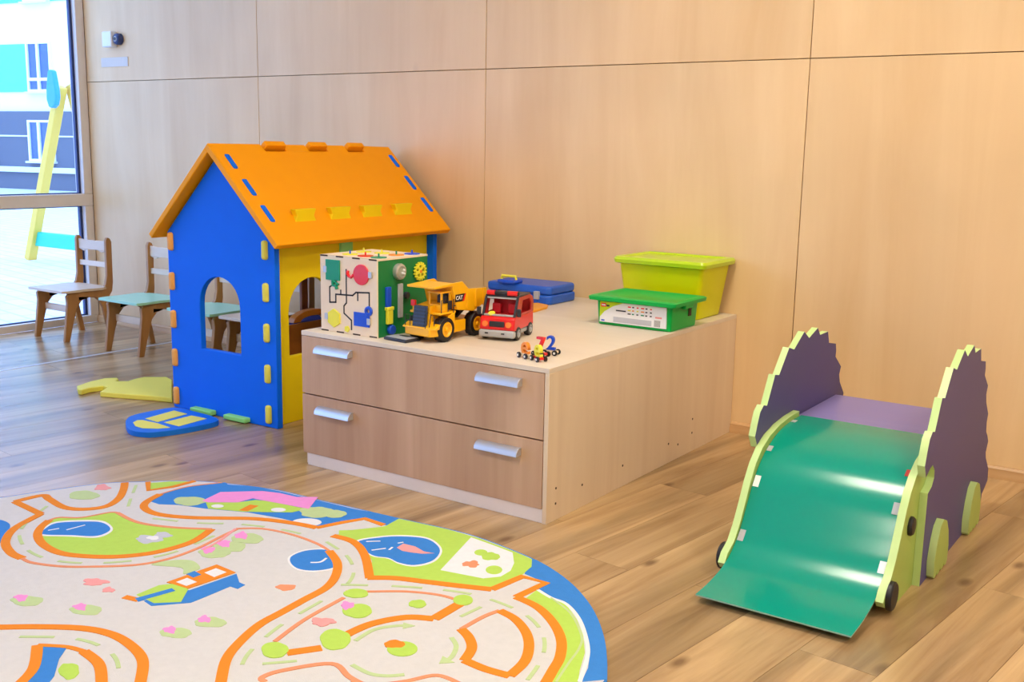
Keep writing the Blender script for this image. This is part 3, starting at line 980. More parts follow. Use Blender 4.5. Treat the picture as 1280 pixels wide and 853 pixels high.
# loose foam pieces on the floor
z2 = 0.026
def floor_piece(name, label, cat, pix, mat, th, origin=None):
    P = [onz(u, v, th) for u, v in pix]
    c = sum(P, Vector()) / len(P)
    t = thing(name, label, cat, (c.x, c.y, 0))
    MB((c.x, c.y, 0)).prism([(p.x, p.y) for p in P], 'z', 0.0, th).build('foam_sheet', mat, t, bevel=0.004)
    return t, c
sY = 853 / 160
cutout = [(512, 600), (600, 570), (700, 548), (780, 545), (790, 556), (770, 568), (850, 568), (900, 552), (960, 540), (1110, 540), (1148, 560), (1148, 680), (1000, 665), (850, 655), (665, 640), (720, 606), (690, 600), (600, 612), (545, 628), (520, 625)]
floor_piece('foam_cutout', 'yellow jigsaw foam wall piece lying flat on the floor beside playhouse', 'foam piece',
            [(a / sY, 370 + b / sY) for a, b in cutout], 'paleyellow', 0.024)
sD = 1280 / 340
door = [(290, 712), (300, 690), (330, 675), (420, 655), (520, 640), (600, 655), (720, 690), (700, 712), (560, 740), (450, 755), (380, 758), (310, 745)]
door_px = [(80 + a / sD, 340 + b / sD) for a, b in door]
P = [onz(u, v, 0.02) for u, v in door_px]
c = sum(P, Vector()) / len(P)
t = thing('foam_shutter', 'blue arched foam shutter with yellow panes lying in front of playhouse', 'foam piece', (c.x, c.y, 0))
MB((c.x, c.y, 0)).prism([(p.x, p.y) for p in catmull(P, 3, True)], 'z', 0.0, 0.022).build('foam_sheet', 'blue2', t, bevel=0.004)
for q_ in ([(382, 690), (518, 652), (580, 668), (440, 706)], [(470, 708), (600, 676), (672, 690), (540, 726)], [(325, 708), (345, 698), (370, 697), (440, 712), (500, 732), (440, 737), (370, 735), (335, 725)]):
    Q = [onz(80 + a / sD, 340 + b / sD, 0.0235) for a, b in q_]
    MB((c.x, c.y, 0)).prism([(p.x, p.y) for p in Q], 'z', 0.015, 0.0235).build('pane_inlay', 'paleyellow', t, bevel=0.001)

# toy box seen through the playhouse window
tb = thing('toy_bench', 'brown wooden toy bench with navy cushion inside the playhouse', 'bench', (-1.90, -0.52, 0.0215), HR)
bx(0.09, 0.105, -0.26, 0.26, 0.0, 0.33).build('front_panel', 'brown', tb, bevel=0.003)
bx(-0.11, -0.095, -0.26, 0.26, 0.0, 0.33).build('back_panel', 'brown', tb, bevel=0.003)
for y in (-0.26, 0.245):
    bx(-0.095, 0.09, y, y + 0.015, 0.0, 0.33).build('side_panel', 'brown', tb, bevel=0.003)
bx(-0.095, 0.09, -0.245, 0.245, 0.02, 0.035).build('bottom', 'brown', tb)
for y in (0.045, 0.205):
    bx(-0.130, -0.110, y, y + 0.040, 0.0, 0.60).build('post', 'brown', tb, bevel=0.004)
bx(-0.09, 0.085, -0.24, 0.24, 0.035, 0.318).build('cushion', 'navy', tb, bevel=0.02, seg=3)
ar = [(0.13 * math.cos(PI * i / 12), 0.05 * math.sin(PI * i / 12)) for i in range(13)] + [(0.085 * math.cos(PI * i / 12), 0.022 * math.sin(PI * i / 12)) for i in range(12, -1, -1)]
ab = MB((0, 0, 0)); ab.prism([(p[0], p[1]) for p in ar], 'x', -0.02, 0.02)
o = ab.build('wooden_arch', 'torange', None, bevel=0.003, loc=(-1.885, -0.55, 0.3405))
o.rotation_euler = (0, 0, HR)
tag(o, 'orange wooden arch block lying on the navy cushion of the toy bench', 'toy block')

# ------------------------------------------------------------------ chairs
def make_chair(seat_mat, label, x, y):
    t = thing('nursery_chair', label, 'chair', (x, y, 0), 0, 'nursery chairs along the plywood wall')
    fr = [(-0.168, 0), (-0.136, 0), (-0.100, 0.13), (-0.078, 0.195), (-0.045, 0.232), (0.0, 0.245), (0.045, 0.238), (0.072, 0.215), (0.092, 0.17), (0.126, 0), (0.158, 0),
          (0.126, 0.16), (0.122, 0.20), (0.132, 0.232), (0.158, 0.268), (0.166, 0.32), (0.168, 0.56), (0.158, 0.580), (0.140, 0.586), (0.130, 0.565), (0.128, 0.36), (0.116, 0.31), (0.095, 0.283), (-0.120, 0.283), (-0.142, 0.262), (-0.138, 0.22)]
    for sx in (-1, 1):
        MB().prism(fr, 'x', sx * 0.146 - 0.011, sx * 0.146 + 0.011).build('side_frame', 'chair', t, bevel=0.003)
    se = [(-0.175, -0.165), (-0.12, -0.180), (0.12, -0.180), (0.175, -0.165), (0.170, -0.03), (0.155, 0.120), (-0.155, 0.120), (-0.170, -0.03)]
    MB().prism([(p.x, p.y) for p in catmull([(a, b, 0) for a, b in se], 3, True)], 'z', 0.2832, 0.297).build('seat', seat_mat, t, bevel=0.003)
    up_ = [(-0.135, 0.565), (-0.135, 0.505), (-0.09, 0.492), (-0.05, 0.505), (0.05, 0.505), (0.09, 0.492), (0.135, 0.505), (0.135, 0.565), (0.07, 0.560), (-0.07, 0.560)]
    MB().prism(up_, 'y', 0.142, 0.154).build('backrest_slat', 'chair_light', t, bevel=0.003)
    bx(-0.135, 0.135, 0.142, 0.154, 0.405, 0.437).build('backrest_slat', 'chair_light', t, bevel=0.003)
    bx(-0.1345, 0.1345, -0.100, -0.088, 0.160, 0.200).build('stretcher', 'chair_light', t, bevel=0.003)
    return t
make_chair('chair_light', 'wooden nursery chair with cream seat standing against the window frame', -4.005, -0.400)
make_chair('mint', 'wooden nursery chair with mint green seat next to the cream seat chair', -3.315, -0.405)
make_chair('mint', 'mint seat nursery chair mostly hidden behind the playhouse, seen through its window', -2.735, -0.400)
make_chair('chair_light', 'cream seat nursery chair hidden behind the playhouse beside a mint seat', -2.330, -0.400)

# ------------------------------------------------------------------ drawer chest
D_, W2, H_ = 1.4124, 1.056, 0.4944
ch = thing('drawer_chest', 'low wide wooden drawer chest with silver handles against the plywood wall', 'chest', (-W2 / 2, -D_ / 2, 0))
OC = (-W2 / 2, -D_ / 2, 0)
yF = -D_
bx(-0.016, 0.0, yF, -0.003, 0.0, H_ - 0.016, OC).build('side_panel', 'carcass', ch, bevel=0.001)
bx(-W2, -W2 + 0.016, yF + 0.018, -0.003, 0.0, H_ - 0.016, OC).build('side_panel', 'carcass', ch, bevel=0.001)
bx(-W2, 0.0, yF, -0.003, H_ - 0.016, H_, OC).build('top_panel', 'carcass_top', ch, bevel=0.001)
bx(-W2 + 0.016, -0.016, -0.020, -0.003, 0.0, H_ - 0.016, OC).build('back_panel', 'carcass', ch)
bx(-W2 + 0.018, -0.016, yF + 0.004, yF + 0.020, 0.0, 0.045, OC).build('plinth', 'plinth', ch, bevel=0.001)
bx(-W2 + 0.016, -0.016, yF + 0.022, yF + 0.034, 0.045, H_ - 0.016, OC).build('inner_front', 'gap', ch)
def handle(xc, zt, par):
    L = 0.082
    prof = []
    for i in range(9):
        a = math.radians(180 - 112 * i / 8)
        prof.append((yF - 0.001 + 0.0 - 0.026 * math.sin(a) * 1.0 + 0.0, zt - 0.026 + 0.026 * (-math.cos(a)) * 0.5))
    # half shell grip: from the drawer front outwards and down
    out = [(yF, zt), (yF - 0.010, zt), (yF - 0.020, zt - 0.005), (yF - 0.027, zt - 0.014), (yF - 0.029, zt - 0.026), (yF - 0.0265, zt - 0.026), (yF - 0.0245, zt - 0.015), (yF - 0.018, zt - 0.008), (yF - 0.010, zt - 0.0035), (yF, zt - 0.0035)]
    m_ = MB(OC)
    m_.prism(out, 'x', xc - L, xc + L)
    endp = [(yF, zt - 0.001), (yF - 0.010, zt - 0.001), (yF - 0.019, zt - 0.006), (yF - 0.026, zt - 0.015), (yF - 0.028, zt - 0.025), (yF, zt - 0.025)]
    m_.prism(endp, 'x', xc - L, xc - L + 0.003)
    m_.prism(endp, 'x', xc + L - 0.003, xc + L)
    h = m_.build('handle', 'alu', par, bevel=0.0008)
    return h
for z0, z1, hz in ((0.268, H_ - 0.018, 0.4515), (0.046, 0.2635, 0.2305)):
    d = bx(-W2 + 0.001, -0.0185, yF - 0.0, yF + 0.018, z0, z1, OC).build('drawer', 'front', ch, bevel=0.001)
    handle(-0.889, hz, d)
    handle(-0.180, hz, d)
for y, z in ((-1.36, 0.105), (-1.36, 0.055), (-1.20, 0.075), (-0.93, 0.075), (-0.58, 0.075), (-0.50, 0.055), (-0.38, 0.075), (-0.38, 0.13)):
    MB(OC).cyl((-0.0004, y, z), (1, 0, 0), 0.0042, 0.0012, 10).build('screw_cap', 'gap', ch)

# ------------------------------------------------------------------ busy cube
BW, BD, BH = 0.268, 0.27, 0.272
bc = thing('activity_cube', 'birch and green wooden activity cube with latches and doors on the chest', 'activity cube', (-0.875, -1.224, H_))
hx, hy = BW / 2, BD / 2
bx(-hx, hx, -hy, -hy + 0.006, 0.0, BH).build('front_board', 'birch', bc, bevel=0.0006)
bx(-hx, -hx + 0.006, -hy + 0.006, hy, 0.0, BH - 0.006).build('left_board', 'birch', bc)
bx(hx - 0.006, hx, -hy + 0.006, hy, 0.0, BH - 0.006).build('right_board', 'cubegreen', bc)
bx(-hx + 0.006, hx - 0.006, hy - 0.006, hy, 0.0, BH - 0.006).build('rear_board', 'birch', bc)
bx(-hx - 0.001, hx + 0.001, -hy + 0.0002, hy, BH - 0.006, BH).build('top_board', 'birch', bc)
yf = -hy
def FU(u): return -hx + u * BW
def FV(v): return v * BH
for u in (0.0, 0.28, 0.57, 0.86):
    for v0, v1 in ((0.982, 1.0), (0.0, 0.018)):
        bx(FU(u) + 0.001, FU(u + 0.135), yf - 0.0006, yf, FV(v0), FV(v1)).build('finger_joint', 'gap', bc)
bx(FU(0.11), FU(0.36), yf - 0.005, yf, FV(0.68), FV(0.945)).build('door', 'teal', bc, bevel=0.001)
MB().cyl((FU(0.735), yf, FV(0.79)), (0, -1, 0), 0.036, 0.005, 32).build('door', 'red', bc, bevel=0.001)
hexp = [(FU(0.245) + 0.034 * math.cos(PI / 6 + i * PI / 3), FV(0.185) + 0.034 * math.sin(PI / 6 + i * PI / 3)) for i in range(6)]
MB().prism(hexp, 'y', yf - 0.005, yf).build('door', 'lemon', bc, bevel=0.001)
bx(FU(0.605), FU(0.875), yf - 0.005, yf, FV(0.125), FV(0.305)).build('door', 'tblue', bc, bevel=0.001)
for u, v in ((0.10, 0.815), (0.895, 0.80), (0.115, 0.20), (0.865, 0.20)):
    bx(FU(u) - 0.008, FU(u) + 0.008, yf - 0.0065, yf - 0.0001, FV(v) - 0.011, FV(v) + 0.011).build('hinge', 'silver', bc, bevel=0.001)
hk = [(FU(0.60), FV(0.775)), (FU(0.56), FV(0.745)), (FU(0.52), FV(0.755)), (FU(0.495), FV(0.79)), (FU(0.505), FV(0.825))]
MB().tube([(a, yf - 0.003, b) for a, b in hk], 0.0055, 8).build('latch', 'red', bc)
MB().tube([(FU(0.235), yf - 0.003, FV(0.68)), (FU(0.24), yf - 0.003, FV(0.615)), (FU(0.29), yf - 0.003, FV(0.615)), (FU(0.305), yf - 0.003, FV(0.57))], 0.0065, 8).build('latch', 'teal', bc)
MB().tube([(FU(0.245), yf - 0.003, FV(0.68)), (FU(0.305), yf - 0.003, FV(0.645)), (FU(0.335), yf - 0.003, FV(0.63))], 0.004, 8).build('latch', 'teal', bc)
rg = [(FU(0.86) + 0.012 * math.cos(2 * PI * i / 14), yf - 0.003, FV(0.335) + 0.012 * math.sin(2 * PI * i / 14)) for i in range(15)]
MB().tube(rg, 0.006, 8).build('latch', 'tblue', bc)
MB().cyl((FU(0.475), yf, FV(0.065)), (0, -1, 0), 0.012, 0.004, 5).build('knob', 'lemon', bc)
def groove(pts):
    m_ = MB()
    for (a, b), (c_, d_) in zip(pts, pts[1:]):
        A, B = Vector((FU(a), 0, FV(b))), Vector((FU(c_), 0, FV(d_)))
        dd = (B - A).normalized()
        nn = Vector((-dd.z, 0, dd.x)) * 0.0027
        A, B = A - dd * 0.0021, B + dd * 0.0021
        m_.hexa([(A.x - nn.x, yf - 0.0007, A.z - nn.z), (B.x - nn.x, yf - 0.0007, B.z - nn.z), (B.x + nn.x, yf - 0.0007, B.z + nn.z), (A.x + nn.x, yf - 0.0007, A.z + nn.z),
                 (A.x - nn.x, yf, A.z - nn.z), (B.x - nn.x, yf, B.z - nn.z), (B.x + nn.x, yf, B.z + nn.z), (A.x + nn.x, yf, A.z + nn.z)])
    m_.build('maze_groove', 'black', bc, smooth=False)
groove([(0.465, 0.835), (0.465, 0.405), (0.42, 0.36), (0.42, 0.265), (0.55, 0.185), (0.55, 0.065)])
groove([(0.215, 0.615), (0.165, 0.585), (0.165, 0.385), (0.275, 0.395), (0.275, 0.50), (0.575, 0.51), (0.635, 0.555), (0.865, 0.57), (0.865, 0.37)])
groove([(0.365, 0.56), (0.365, 0.505)])
groove([(0.665, 0.55), (0.665, 0.455)])
# green side
def GU(u): return -hy + u * BD
bxr = hx
MB().lathe((bxr, GU(0.40), FV(0.82)), (1, 0, 0), [(0.028, 0.0), (0.029, 0.010), (0.027, 0.016), (0.020, 0.019), (0.019, 0.016), (0.0, 0.016)][:5], 32).build('push_lamp', 'silver', bc)
for a, b in ((0.43, 0.80), (0.46, 0.835), (0.46, 0.79)):
    MB().cyl((bxr + 0.016, GU(a) - 0.004, FV(b) + 0.001), (1, 0, 0), 0.004, 0.005, 12).build('lamp_bulb', 'white', bc)
# gear with spokes
gpts = []
for i in range(16):
    for k2, rr in ((0.0, 0.0265), (0.3, 0.0265), (0.45, 0.0335), (0.85, 0.0335)):
        t_ = 2 * PI * (i + k2) / 16
        gpts.append((GU(0.815) + rr * math.cos(t_), FV(0.79) + rr * math.sin(t_)))
ghs = []
for i in range(5):
    t0 = 2 * PI * i / 5 + PI / 2
    hp = [(0.008, 0.0), (0.021, -0.42), (0.023, 0.0), (0.021, 0.42)]
    ghs.append([(GU(0.815) + r_ * math.cos(t0 + a), FV(0.79) + r_ * math.sin(t0 + a)) for r_, a in hp])
MB().prism(gpts, 'x', bxr + 0.004, bxr + 0.011, ghs).build('gear', 'lemon', bc)
MB().cyl((bxr, GU(0.815), FV(0.79)), (1, 0, 0), 0.006, 0.013, 12).build('gear_axle', 'torange', bc)
bx(bxr, bxr + 0.010, GU(0.19) - 0.012, GU(0.19) + 0.012, FV(0.375), FV(0.64)).build('slider', 'tblue', bc, bevel=0.002)
bx(bxr, bxr + 0.014, GU(0.205) - 0.018, GU(0.205) + 0.018, FV(0.34), FV(0.385)).build('slider_stop', 'lemon', bc, bevel=0.002)
bx(bxr, bxr + 0.013, GU(0.205) - 0.014, GU(0.205) + 0.014, FV(0.16), FV(0.34)).build('slider', 'lemon', bc, bevel=0.003)
MB().cyl((bxr, GU(0.24), FV(0.085)), (1, 0, 0), 0.018, 0.016, 8).build('knob', 'tblue', bc, bevel=0.003)
bx(bxr, bxr + 0.008, GU(0.43) - 0.012, GU(0.43) + 0.012, FV(0.22), FV(0.66)).build('bolt_latch', 'greyplastic', bc, bevel=0.002)
MB().cyl((bxr, GU(0.55), FV(0.50)), (1, 0, 0), 0.012, 0.012, 12).build('knob', 'dark', bc)
for (u, v, c1, c2) in ((0.30, 0.25, 'lemon', 'tblue'), (0.60, 0.22, 'red', 'red'), (0.85, 0.2, 'teal', 'teal'), (0.20, 0.62, 'lemon', 'lemon'), (0.50, 0.65, 'lemon', 'lemon'), (0.80, 0.60, 'torange', 'teal'), (0.85, 0.86, 'tblue', 'tblue')):
    xx, yy = -hx + u * BW, -hy + v * BD
    MB().cyl((xx, yy, BH), (0, 0, 1), 0.028, 0.003, 24).build('spinner', c1, bc)
    MB().cyl((xx, yy, BH + 0.003), (0, 0, 1), 0.003, 0.012, 8).build('spinner_pin', c2, bc)

# ------------------------------------------------------------------ remote in front of the truck
rm = thing('toy_tablet', 'flat dark grey toy tablet lying on the chest under the dump truck', 'toy', (-0.655, -1.330, H_), math.radians(-6))
bx(-0.055, 0.055, -0.035, 0.035, 0.0, 0.010).build('body', 'dark', rm, bevel=0.003)
bx(-0.049, 0.049, -0.029, 0.029, 0.010, 0.0125).build('face', 'greyplastic', rm, bevel=0.001)
bx(-0.020, 0.020, 0.006, 0.020, 0.0125, 0.0135).build('screen', 'dark', rm)

# ------------------------------------------------------------------ dump truck (front towards -y)
tk = thing('dump_truck', 'yellow toy dump truck with black tyres parked beside the activity cube', 'toy truck', (-0.585, -1.185, H_), 0.0)
WR = 0.043
def wheel(x, y, side, par, r=WR, w=0.036, hub='tyellow'):
    s_ = side
    t_ = MB().lathe((x, y, r), (s_, 0, 0), [(r * 0.55, 0.0), (r * 0.93, 0.002), (r, 0.007), (r, w - 0.007), (r * 0.93, w - 0.001), (r * 0.62, w), (r * 0.60, w * 0.45), (0.002, w * 0.45)], 28).build('wheel', 'rubber', par)
    MB().lathe((x, y, r), (s_, 0, 0), [(r * 0.598, w * 0.46), (r * 0.598, w + 0.0005), (r * 0.50, w + 0.001), (r * 0.42, w - 0.005), (r * 0.2, w - 0.004), (r * 0.16, w + 0.002), (0.001, w + 0.002)], 24).build('hub', hub, t_)
    tr_ = MB()
    for i in range(14):
        a = 2 * PI * i / 14
        cx, cz = x + s_ * w / 2, r
        q_ = []
        for dr in (r * 0.985, r * 1.02):
            for da, dx in ((-0.10, -w * 0.36), (-0.02, w * 0.36), (0.10, w * 0.36), (0.02, -w * 0.36)):
                q_.append((cx + dx, y + dr * math.cos(a + da), cz + dr * math.sin(a + da)))
        tr_.hexa(q_)
    tr_.build('tread', 'rubber', t_, smooth=False)
TW = 0.068
for y in (-0.075, 0.098):
    wheel(TW - 0.032, y, 1, tk)
    wheel(-TW + 0.032, y, -1, tk)
bx(-0.034, 0.034, -0.10, 0.13, 0.030, 0.062).build('chassis', 'tyellow', tk, bevel=0.003)
bx(-0.05, 0.06, -0.025, 0.045, 0.024, 0.066).build('fuel_tank', 'tyellow', tk, bevel=0.004)
fbp = [(-0.066, -0.135), (0.050, -0.145), (0.062, -0.125), (0.066, -0.112), (0.03, -0.10), (-0.066, -0.10)]
MB().prism(fbp, 'z', 0.022, 0.050).build('bumper', 'tyellow', tk, bevel=0.004)
MB().prism([(-0.142, 0.047), (-0.142, 0.052), (-0.03, 0.10), (-0.03, 0.047)], 'x', -0.07, 0.07).build('mudguard', 'tyellow', tk, bevel=0.002)
hood = [(-0.126, 0.05), (-0.116, 0.122), (-0.05, 0.130), (-0.03, 0.130), (-0.03, 0.05)]
MB().prism(hood, 'x', -0.036, 0.030).build('hood', 'tyellow', tk, bevel=0.003)
gr = MB().prism([(-0.138, 0.048), (-0.128, 0.122), (-0.120, 0.125), (-0.126, 0.046)], 'x', -0.031, 0.025).build('radiator_grille', 'grille', tk, bevel=0.002)
for i in range(6):
    z = 0.056 + i * 0.0115
    MB().prism([(-0.1395 + i * 0.00155, z), (-0.1380 + i * 0.00155, z + 0.0075), (-0.130, z + 0.0075), (-0.130, z)], 'x', -0.028, 0.022).build('grille_slat', 'dark', gr)
bx(-0.066, 0.066, -0.108, -0.02, 0.094, 0.102).build('deck', 'tyellow', tk, bevel=0.002)
# cab with pillars on the deck
cabx0, cabx1, caby0, caby1 = 0.004, 0.060, -0.092, -0.040
bx(cabx0, cabx1, caby0, caby1, 0.102, 0.128).build('cab_base', 'tyellow', tk, bevel=0.002)
bx(cabx0 - 0.002, cabx1 + 0.002, caby0 - 0.004, caby1, 0.166, 0.172).build('cab_roof', 'tyellow', tk, bevel=0.002)
for x in (cabx0, cabx1 - 0.006):
    for y in (caby0, caby1 - 0.006):
        bx(x, x + 0.006, y, y + 0.006, 0.128, 0.166).build('cab_pillar', 'tyellow', tk)
bx(cabx0 + 0.01, cabx1 - 0.01, caby1 - 0.020, caby1 - 0.008, 0.128, 0.156).build('seat', 'dark', tk, bevel=0.003)
bx(cabx0 + 0.004, cabx1 - 0.004, caby1 - 0.005, caby1 - 0.003, 0.128, 0.166).build('cab_rear', 'dark', tk)
# railings
def rail(pts, nm='railing'):
    MB().tube(pts, 0.0016, 6).build(nm, 'dark', tk)
for x in (-0.045, -0.062):
    pass
rail([(-0.060, -0.138, 0.050), (-0.060, -0.138, 0.092), (-0.040, -0.138, 0.092), (-0.040, -0.138, 0.050)])
rail([(-0.060, -0.138, 0.072), (-0.040, -0.138, 0.072)])
rail([(0.030, -0.142, 0.050), (0.030, -0.130, 0.105), (0.052, -0.120, 0.088), (0.055, -0.126, 0.050)])
rail([(0.042, -0.136, 0.050), (0.042, -0.126, 0.098)])
rail([(0.068, -0.112, 0.050), (0.068, -0.112, 0.080), (0.068, -0.095, 0.080), (0.068, -0.095, 0.055)])
rail([(0.066, -0.100, 0.102), (0.066, -0.100, 0.145), (0.066, -0.075, 0.145)])
rail([(0.068, -0.036, 0.094), (0.068, -0.036, 0.142), (0.068, 0.000, 0.142), (0.068, 0.000, 0.094)])
rail([(0.068, -0.036, 0.120), (0.068, 0.000, 0.120)])
rail([(0.066, -0.064, 0.102), (0.066, -0.064, 0.150)])
bx(0.062, 0.067, -0.058, -0.042, 0.108, 0.140).build('mirror', 'dark', tk, bevel=0.002)
MB().cyl((-0.045, -0.108, 0.102), (0, 0, 1), 0.007, 0.022, 10).build('light_post', 'tyellow', tk)
bx(-0.055, -0.035, -0.118, -0.108, 0.118, 0.140).build('headlamp', 'red', tk, bevel=0.003)
# dump bed: open scoop with canopy over the cab
bed = [(-0.150, 0.190), (-0.150, 0.180), (-0.045, 0.176), (-0.020, 0.105), (0.075, 0.090), (0.150, 0.118), (0.152, 0.166), (0.045, 0.172), (0.010, 0.200), (-0.070, 0.198)]
bs = [(-0.020, 0.105), (0.075, 0.090), (0.150, 0.118), (0.152, 0.166), (0.045, 0.172), (0.010, 0.200), (-0.045, 0.198), (-0.045, 0.180)]
for x0, x1 in ((0.064, 0.071), (-0.058, -0.051)):
    MB().prism(bs, 'x', x0, x1).build('bed_side', 'tyellow', tk, bevel=0.002)
MB().prism([(-0.140, 0.186), (-0.140, 0.194), (-0.040, 0.199), (-0.040, 0.188)], 'x', -0.052, 0.071).build('canopy', 'tyellow', tk, bevel=0.002)
MB().prism([(-0.045, 0.178), (-0.045, 0.190), (-0.012, 0.112), (0.076, 0.098), (0.148, 0.126), (0.150, 0.118), (0.075, 0.090), (-0.020, 0.105)], 'x', -0.051, 0.064).build('bed_floor', 'tyellow', tk, bevel=0.001)
for y in (0.035, 0.085, 0.130):
    bx(0.071, 0.075, y - 0.004, y + 0.004, 0.105, 0.168).build('bed_rib', 'tyellow', tk, bevel=0.001)
MB().prism([(-0.034, 0.132), (-0.030, 0.158), (0.028, 0.158), (0.018, 0.132)], 'x', 0.071, 0.0718).build('badge', 'black', tk)
MB().prism([(0.008, 0.132), (0.022, 0.158), (0.028, 0.158), (0.018, 0.132)], 'x', 0.0718, 0.0722).build('badge_stripe', 'red', tk)
text_part('badge_lettering', 'CAT', 0.019, 'white', tk, Matrix(((0, 0, 1, 0.0722), (1, 0, 0, -0.010), (0, 1, 0, 0.145), (0, 0, 0, 1))), 0.0003, 0.0003)
MB().prism([(0.02, 0.062), (0.09, 0.098), (0.10, 0.094), (0.035, 0.058)], 'x', -0.02, 0.02).build('hoist_ram', 'dark', tk)

# ------------------------------------------------------------------ red van (front towards -y)
vn = thing('toy_van', 'red toy van with black roof bar parked to the right of dump truck', 'toy van', (-0.424, -1.035, H_), math.radians(14))
VW = 0.066
for y in (-0.058, 0.062):
    for s_ in (-1, 1):
        wheel(s_ * (VW - 0.020), y, s_, vn, 0.026, 0.021, 'greyplastic')
bx(-VW + 0.004, VW - 0.004, -0.096, 0.098, 0.020, 0.040).build('lower_body', 'greyplastic', vn, bevel=0.006)
bx(-VW, VW, -0.104, -0.080, 0.012, 0.040).build('bumper', 'greyplastic', vn, bevel=0.008, seg=3)
for x in (-0.035, 0.025):
    bx(x - 0.006, x + 0.006, -0.1052, -0.104, 0.026, 0.031).build('bumper_slot', 'dark', vn)
body = [(-0.098, 0.040), (-0.092, 0.084), (-0.078, 0.092), (-0.060, 0.092), (0.096, 0.092), (0.098, 0.040)]
MB().prism(body, 'x', -VW + 0.002, VW - 0.002).build('hood', 'red', vn, bevel=0.006, seg=3)
bx(-0.028, 0.028, -0.1000, -0.093, 0.052, 0.073).build('grille', 'dark', vn, bevel=0.003)
for x in (-0.043, 0.043):
    MB().cyl((x, -0.094, 0.062), (0, -1, 0.1), 0.011, 0.006, 16).build('headlight', 'lampor', vn)
vn.scale = (1, 1, 0.92)
# cabin shell
sidew = [(-0.078, 0.090), (0.096, 0.090), (0.096, 0.130), (0.085, 0.150), (0.060, 0.160), (-0.045, 0.160)]
sh = [(-0.030, 0.098), (0.070, 0.098), (0.072, 0.128), (0.055, 0.146), (-0.014, 0.146)]
for x0, x1 in ((VW - 0.008, VW - 0.002), (-VW + 0.002, -VW + 0.008)):
    MB().prism(sidew, 'x', x0, x1, [sh]).build('cabin_side', 'red2', vn, bevel=0.001)
bx(-VW + 0.003, VW - 0.003, -0.050, 0.070, 0.158, 0.166).build('roof', 'dark', vn, bevel=0.004)
bx(-VW + 0.008, VW - 0.008, 0.088, 0.096, 0.092, 0.150).build('rear_panel', 'red2', vn)
for s_ in (-1, 1):
    MB().hexa([(s_ * 0.054, -0.084, 0.090), (s_ * 0.062, -0.084, 0.090), (s_ * 0.062, -0.076, 0.090), (s_ * 0.054, -0.076, 0.090),
               (s_ * 0.054, -0.052, 0.160), (s_ * 0.062, -0.052, 0.160), (s_ * 0.062, -0.044, 0.160), (s_ * 0.054, -0.044, 0.160)]).build('windscreen_pillar', 'dark', vn)
    bx(s_ * 0.074 - 0.008, s_ * 0.074 + 0.008, -0.084, -0.074, 0.092, 0.122).build('mirror', 'dark', vn, bevel=0.004)
    bx(min(s_ * 0.013, s_ * 0.045), max(s_ * 0.013, s_ * 0.045), -0.03, -0.02, 0.092, 0.132).build('seat', 'redint', vn, bevel=0.006)
bx(-0.05, 0.05, 0.000, 0.006, 0.092, 0.150).build('partition', 'redint', vn)
bx(-0.056, 0.056, -0.052, -0.046, 0.152, 0.158).build('windscreen_frame', 'greyplastic', vn)
bx(-0.054, 0.054, -0.084, -0.070, 0.090, 0.097).build('dashboard', 'greyplastic', vn, bevel=0.002)
MB().cyl((-0.028, -0.074, 0.097), (0, -0.6, 1), 0.012, 0.004, 16).build('steering_wheel', 'lemon', vn)
MB().tube([(-0.058, -0.042, 0.172), (0.058, -0.042, 0.172)], 0.008, 10).build('light_bar', 'dark', vn)
for x0, x1 in ((-0.056, -0.028), (0.020, 0.056)):
    MB().tube([(x0, -0.045, 0.173), (x1, -0.045, 0.173)], 0.0095, 12).build('beacon', 'red', vn)

# ------------------------------------------------------------------ letter train
def carriage(label, ch_, x, y, rz, mat, bmat, size):
    t = thing('letter_carriage', label, 'toy letter', (x, y, H_), rz)
    for wx in (-0.018, 0.018):
        for wy in (-0.010, 0.010):
            w = MB().cyl((wx, wy - 0.003 * (1 if wy < 0 else -1) - (0.003 if wy < 0 else 0), 0.009), (0, 1, 0), 0.009, 0.005, 16).build('wheel', 'rubber', t)
            MB().cyl((wx, wy + (-0.0085 if wy < 0 else 0.0075), 0.009), (0, 1, 0), 0.004, 0.001, 12).build('hub', 'white', w)
    bx(-0.024, 0.024, -0.007, 0.007, 0.007, 0.015).build('base', bmat, t, bevel=0.001)
    text_part('letter', ch_, size, mat, t, Matrix(((1, 0, 0, 0), (0, 0, -1, 0), (0, 1, 0, 0.015 + size * (0.255 if ch_ == 'e' else 0.345)), (0, 0, 0, 1))), 0.006, size * 0.012)
    return t
carriage('orange letter e on black wheeled base at the chest edge', 'e', -0.152, -1.318, math.radians(-20), 'torange', 'birch', 0.086)
carriage('yellow letter e on a wheeled base beside the orange letter', 'e', -0.093, -1.334, math.radians(-28), 'lemon', 'red', 0.088)
carriage('red number seven on wheels behind the yellow letter', '7', -0.128, -1.268, math.radians(-10), 'red', 'red', 0.066)
carriage('blue number two on wheels behind the yellow letter', '2', -0.118, -1.222, math.radians(10), 'tblue', 'birch', 0.064)

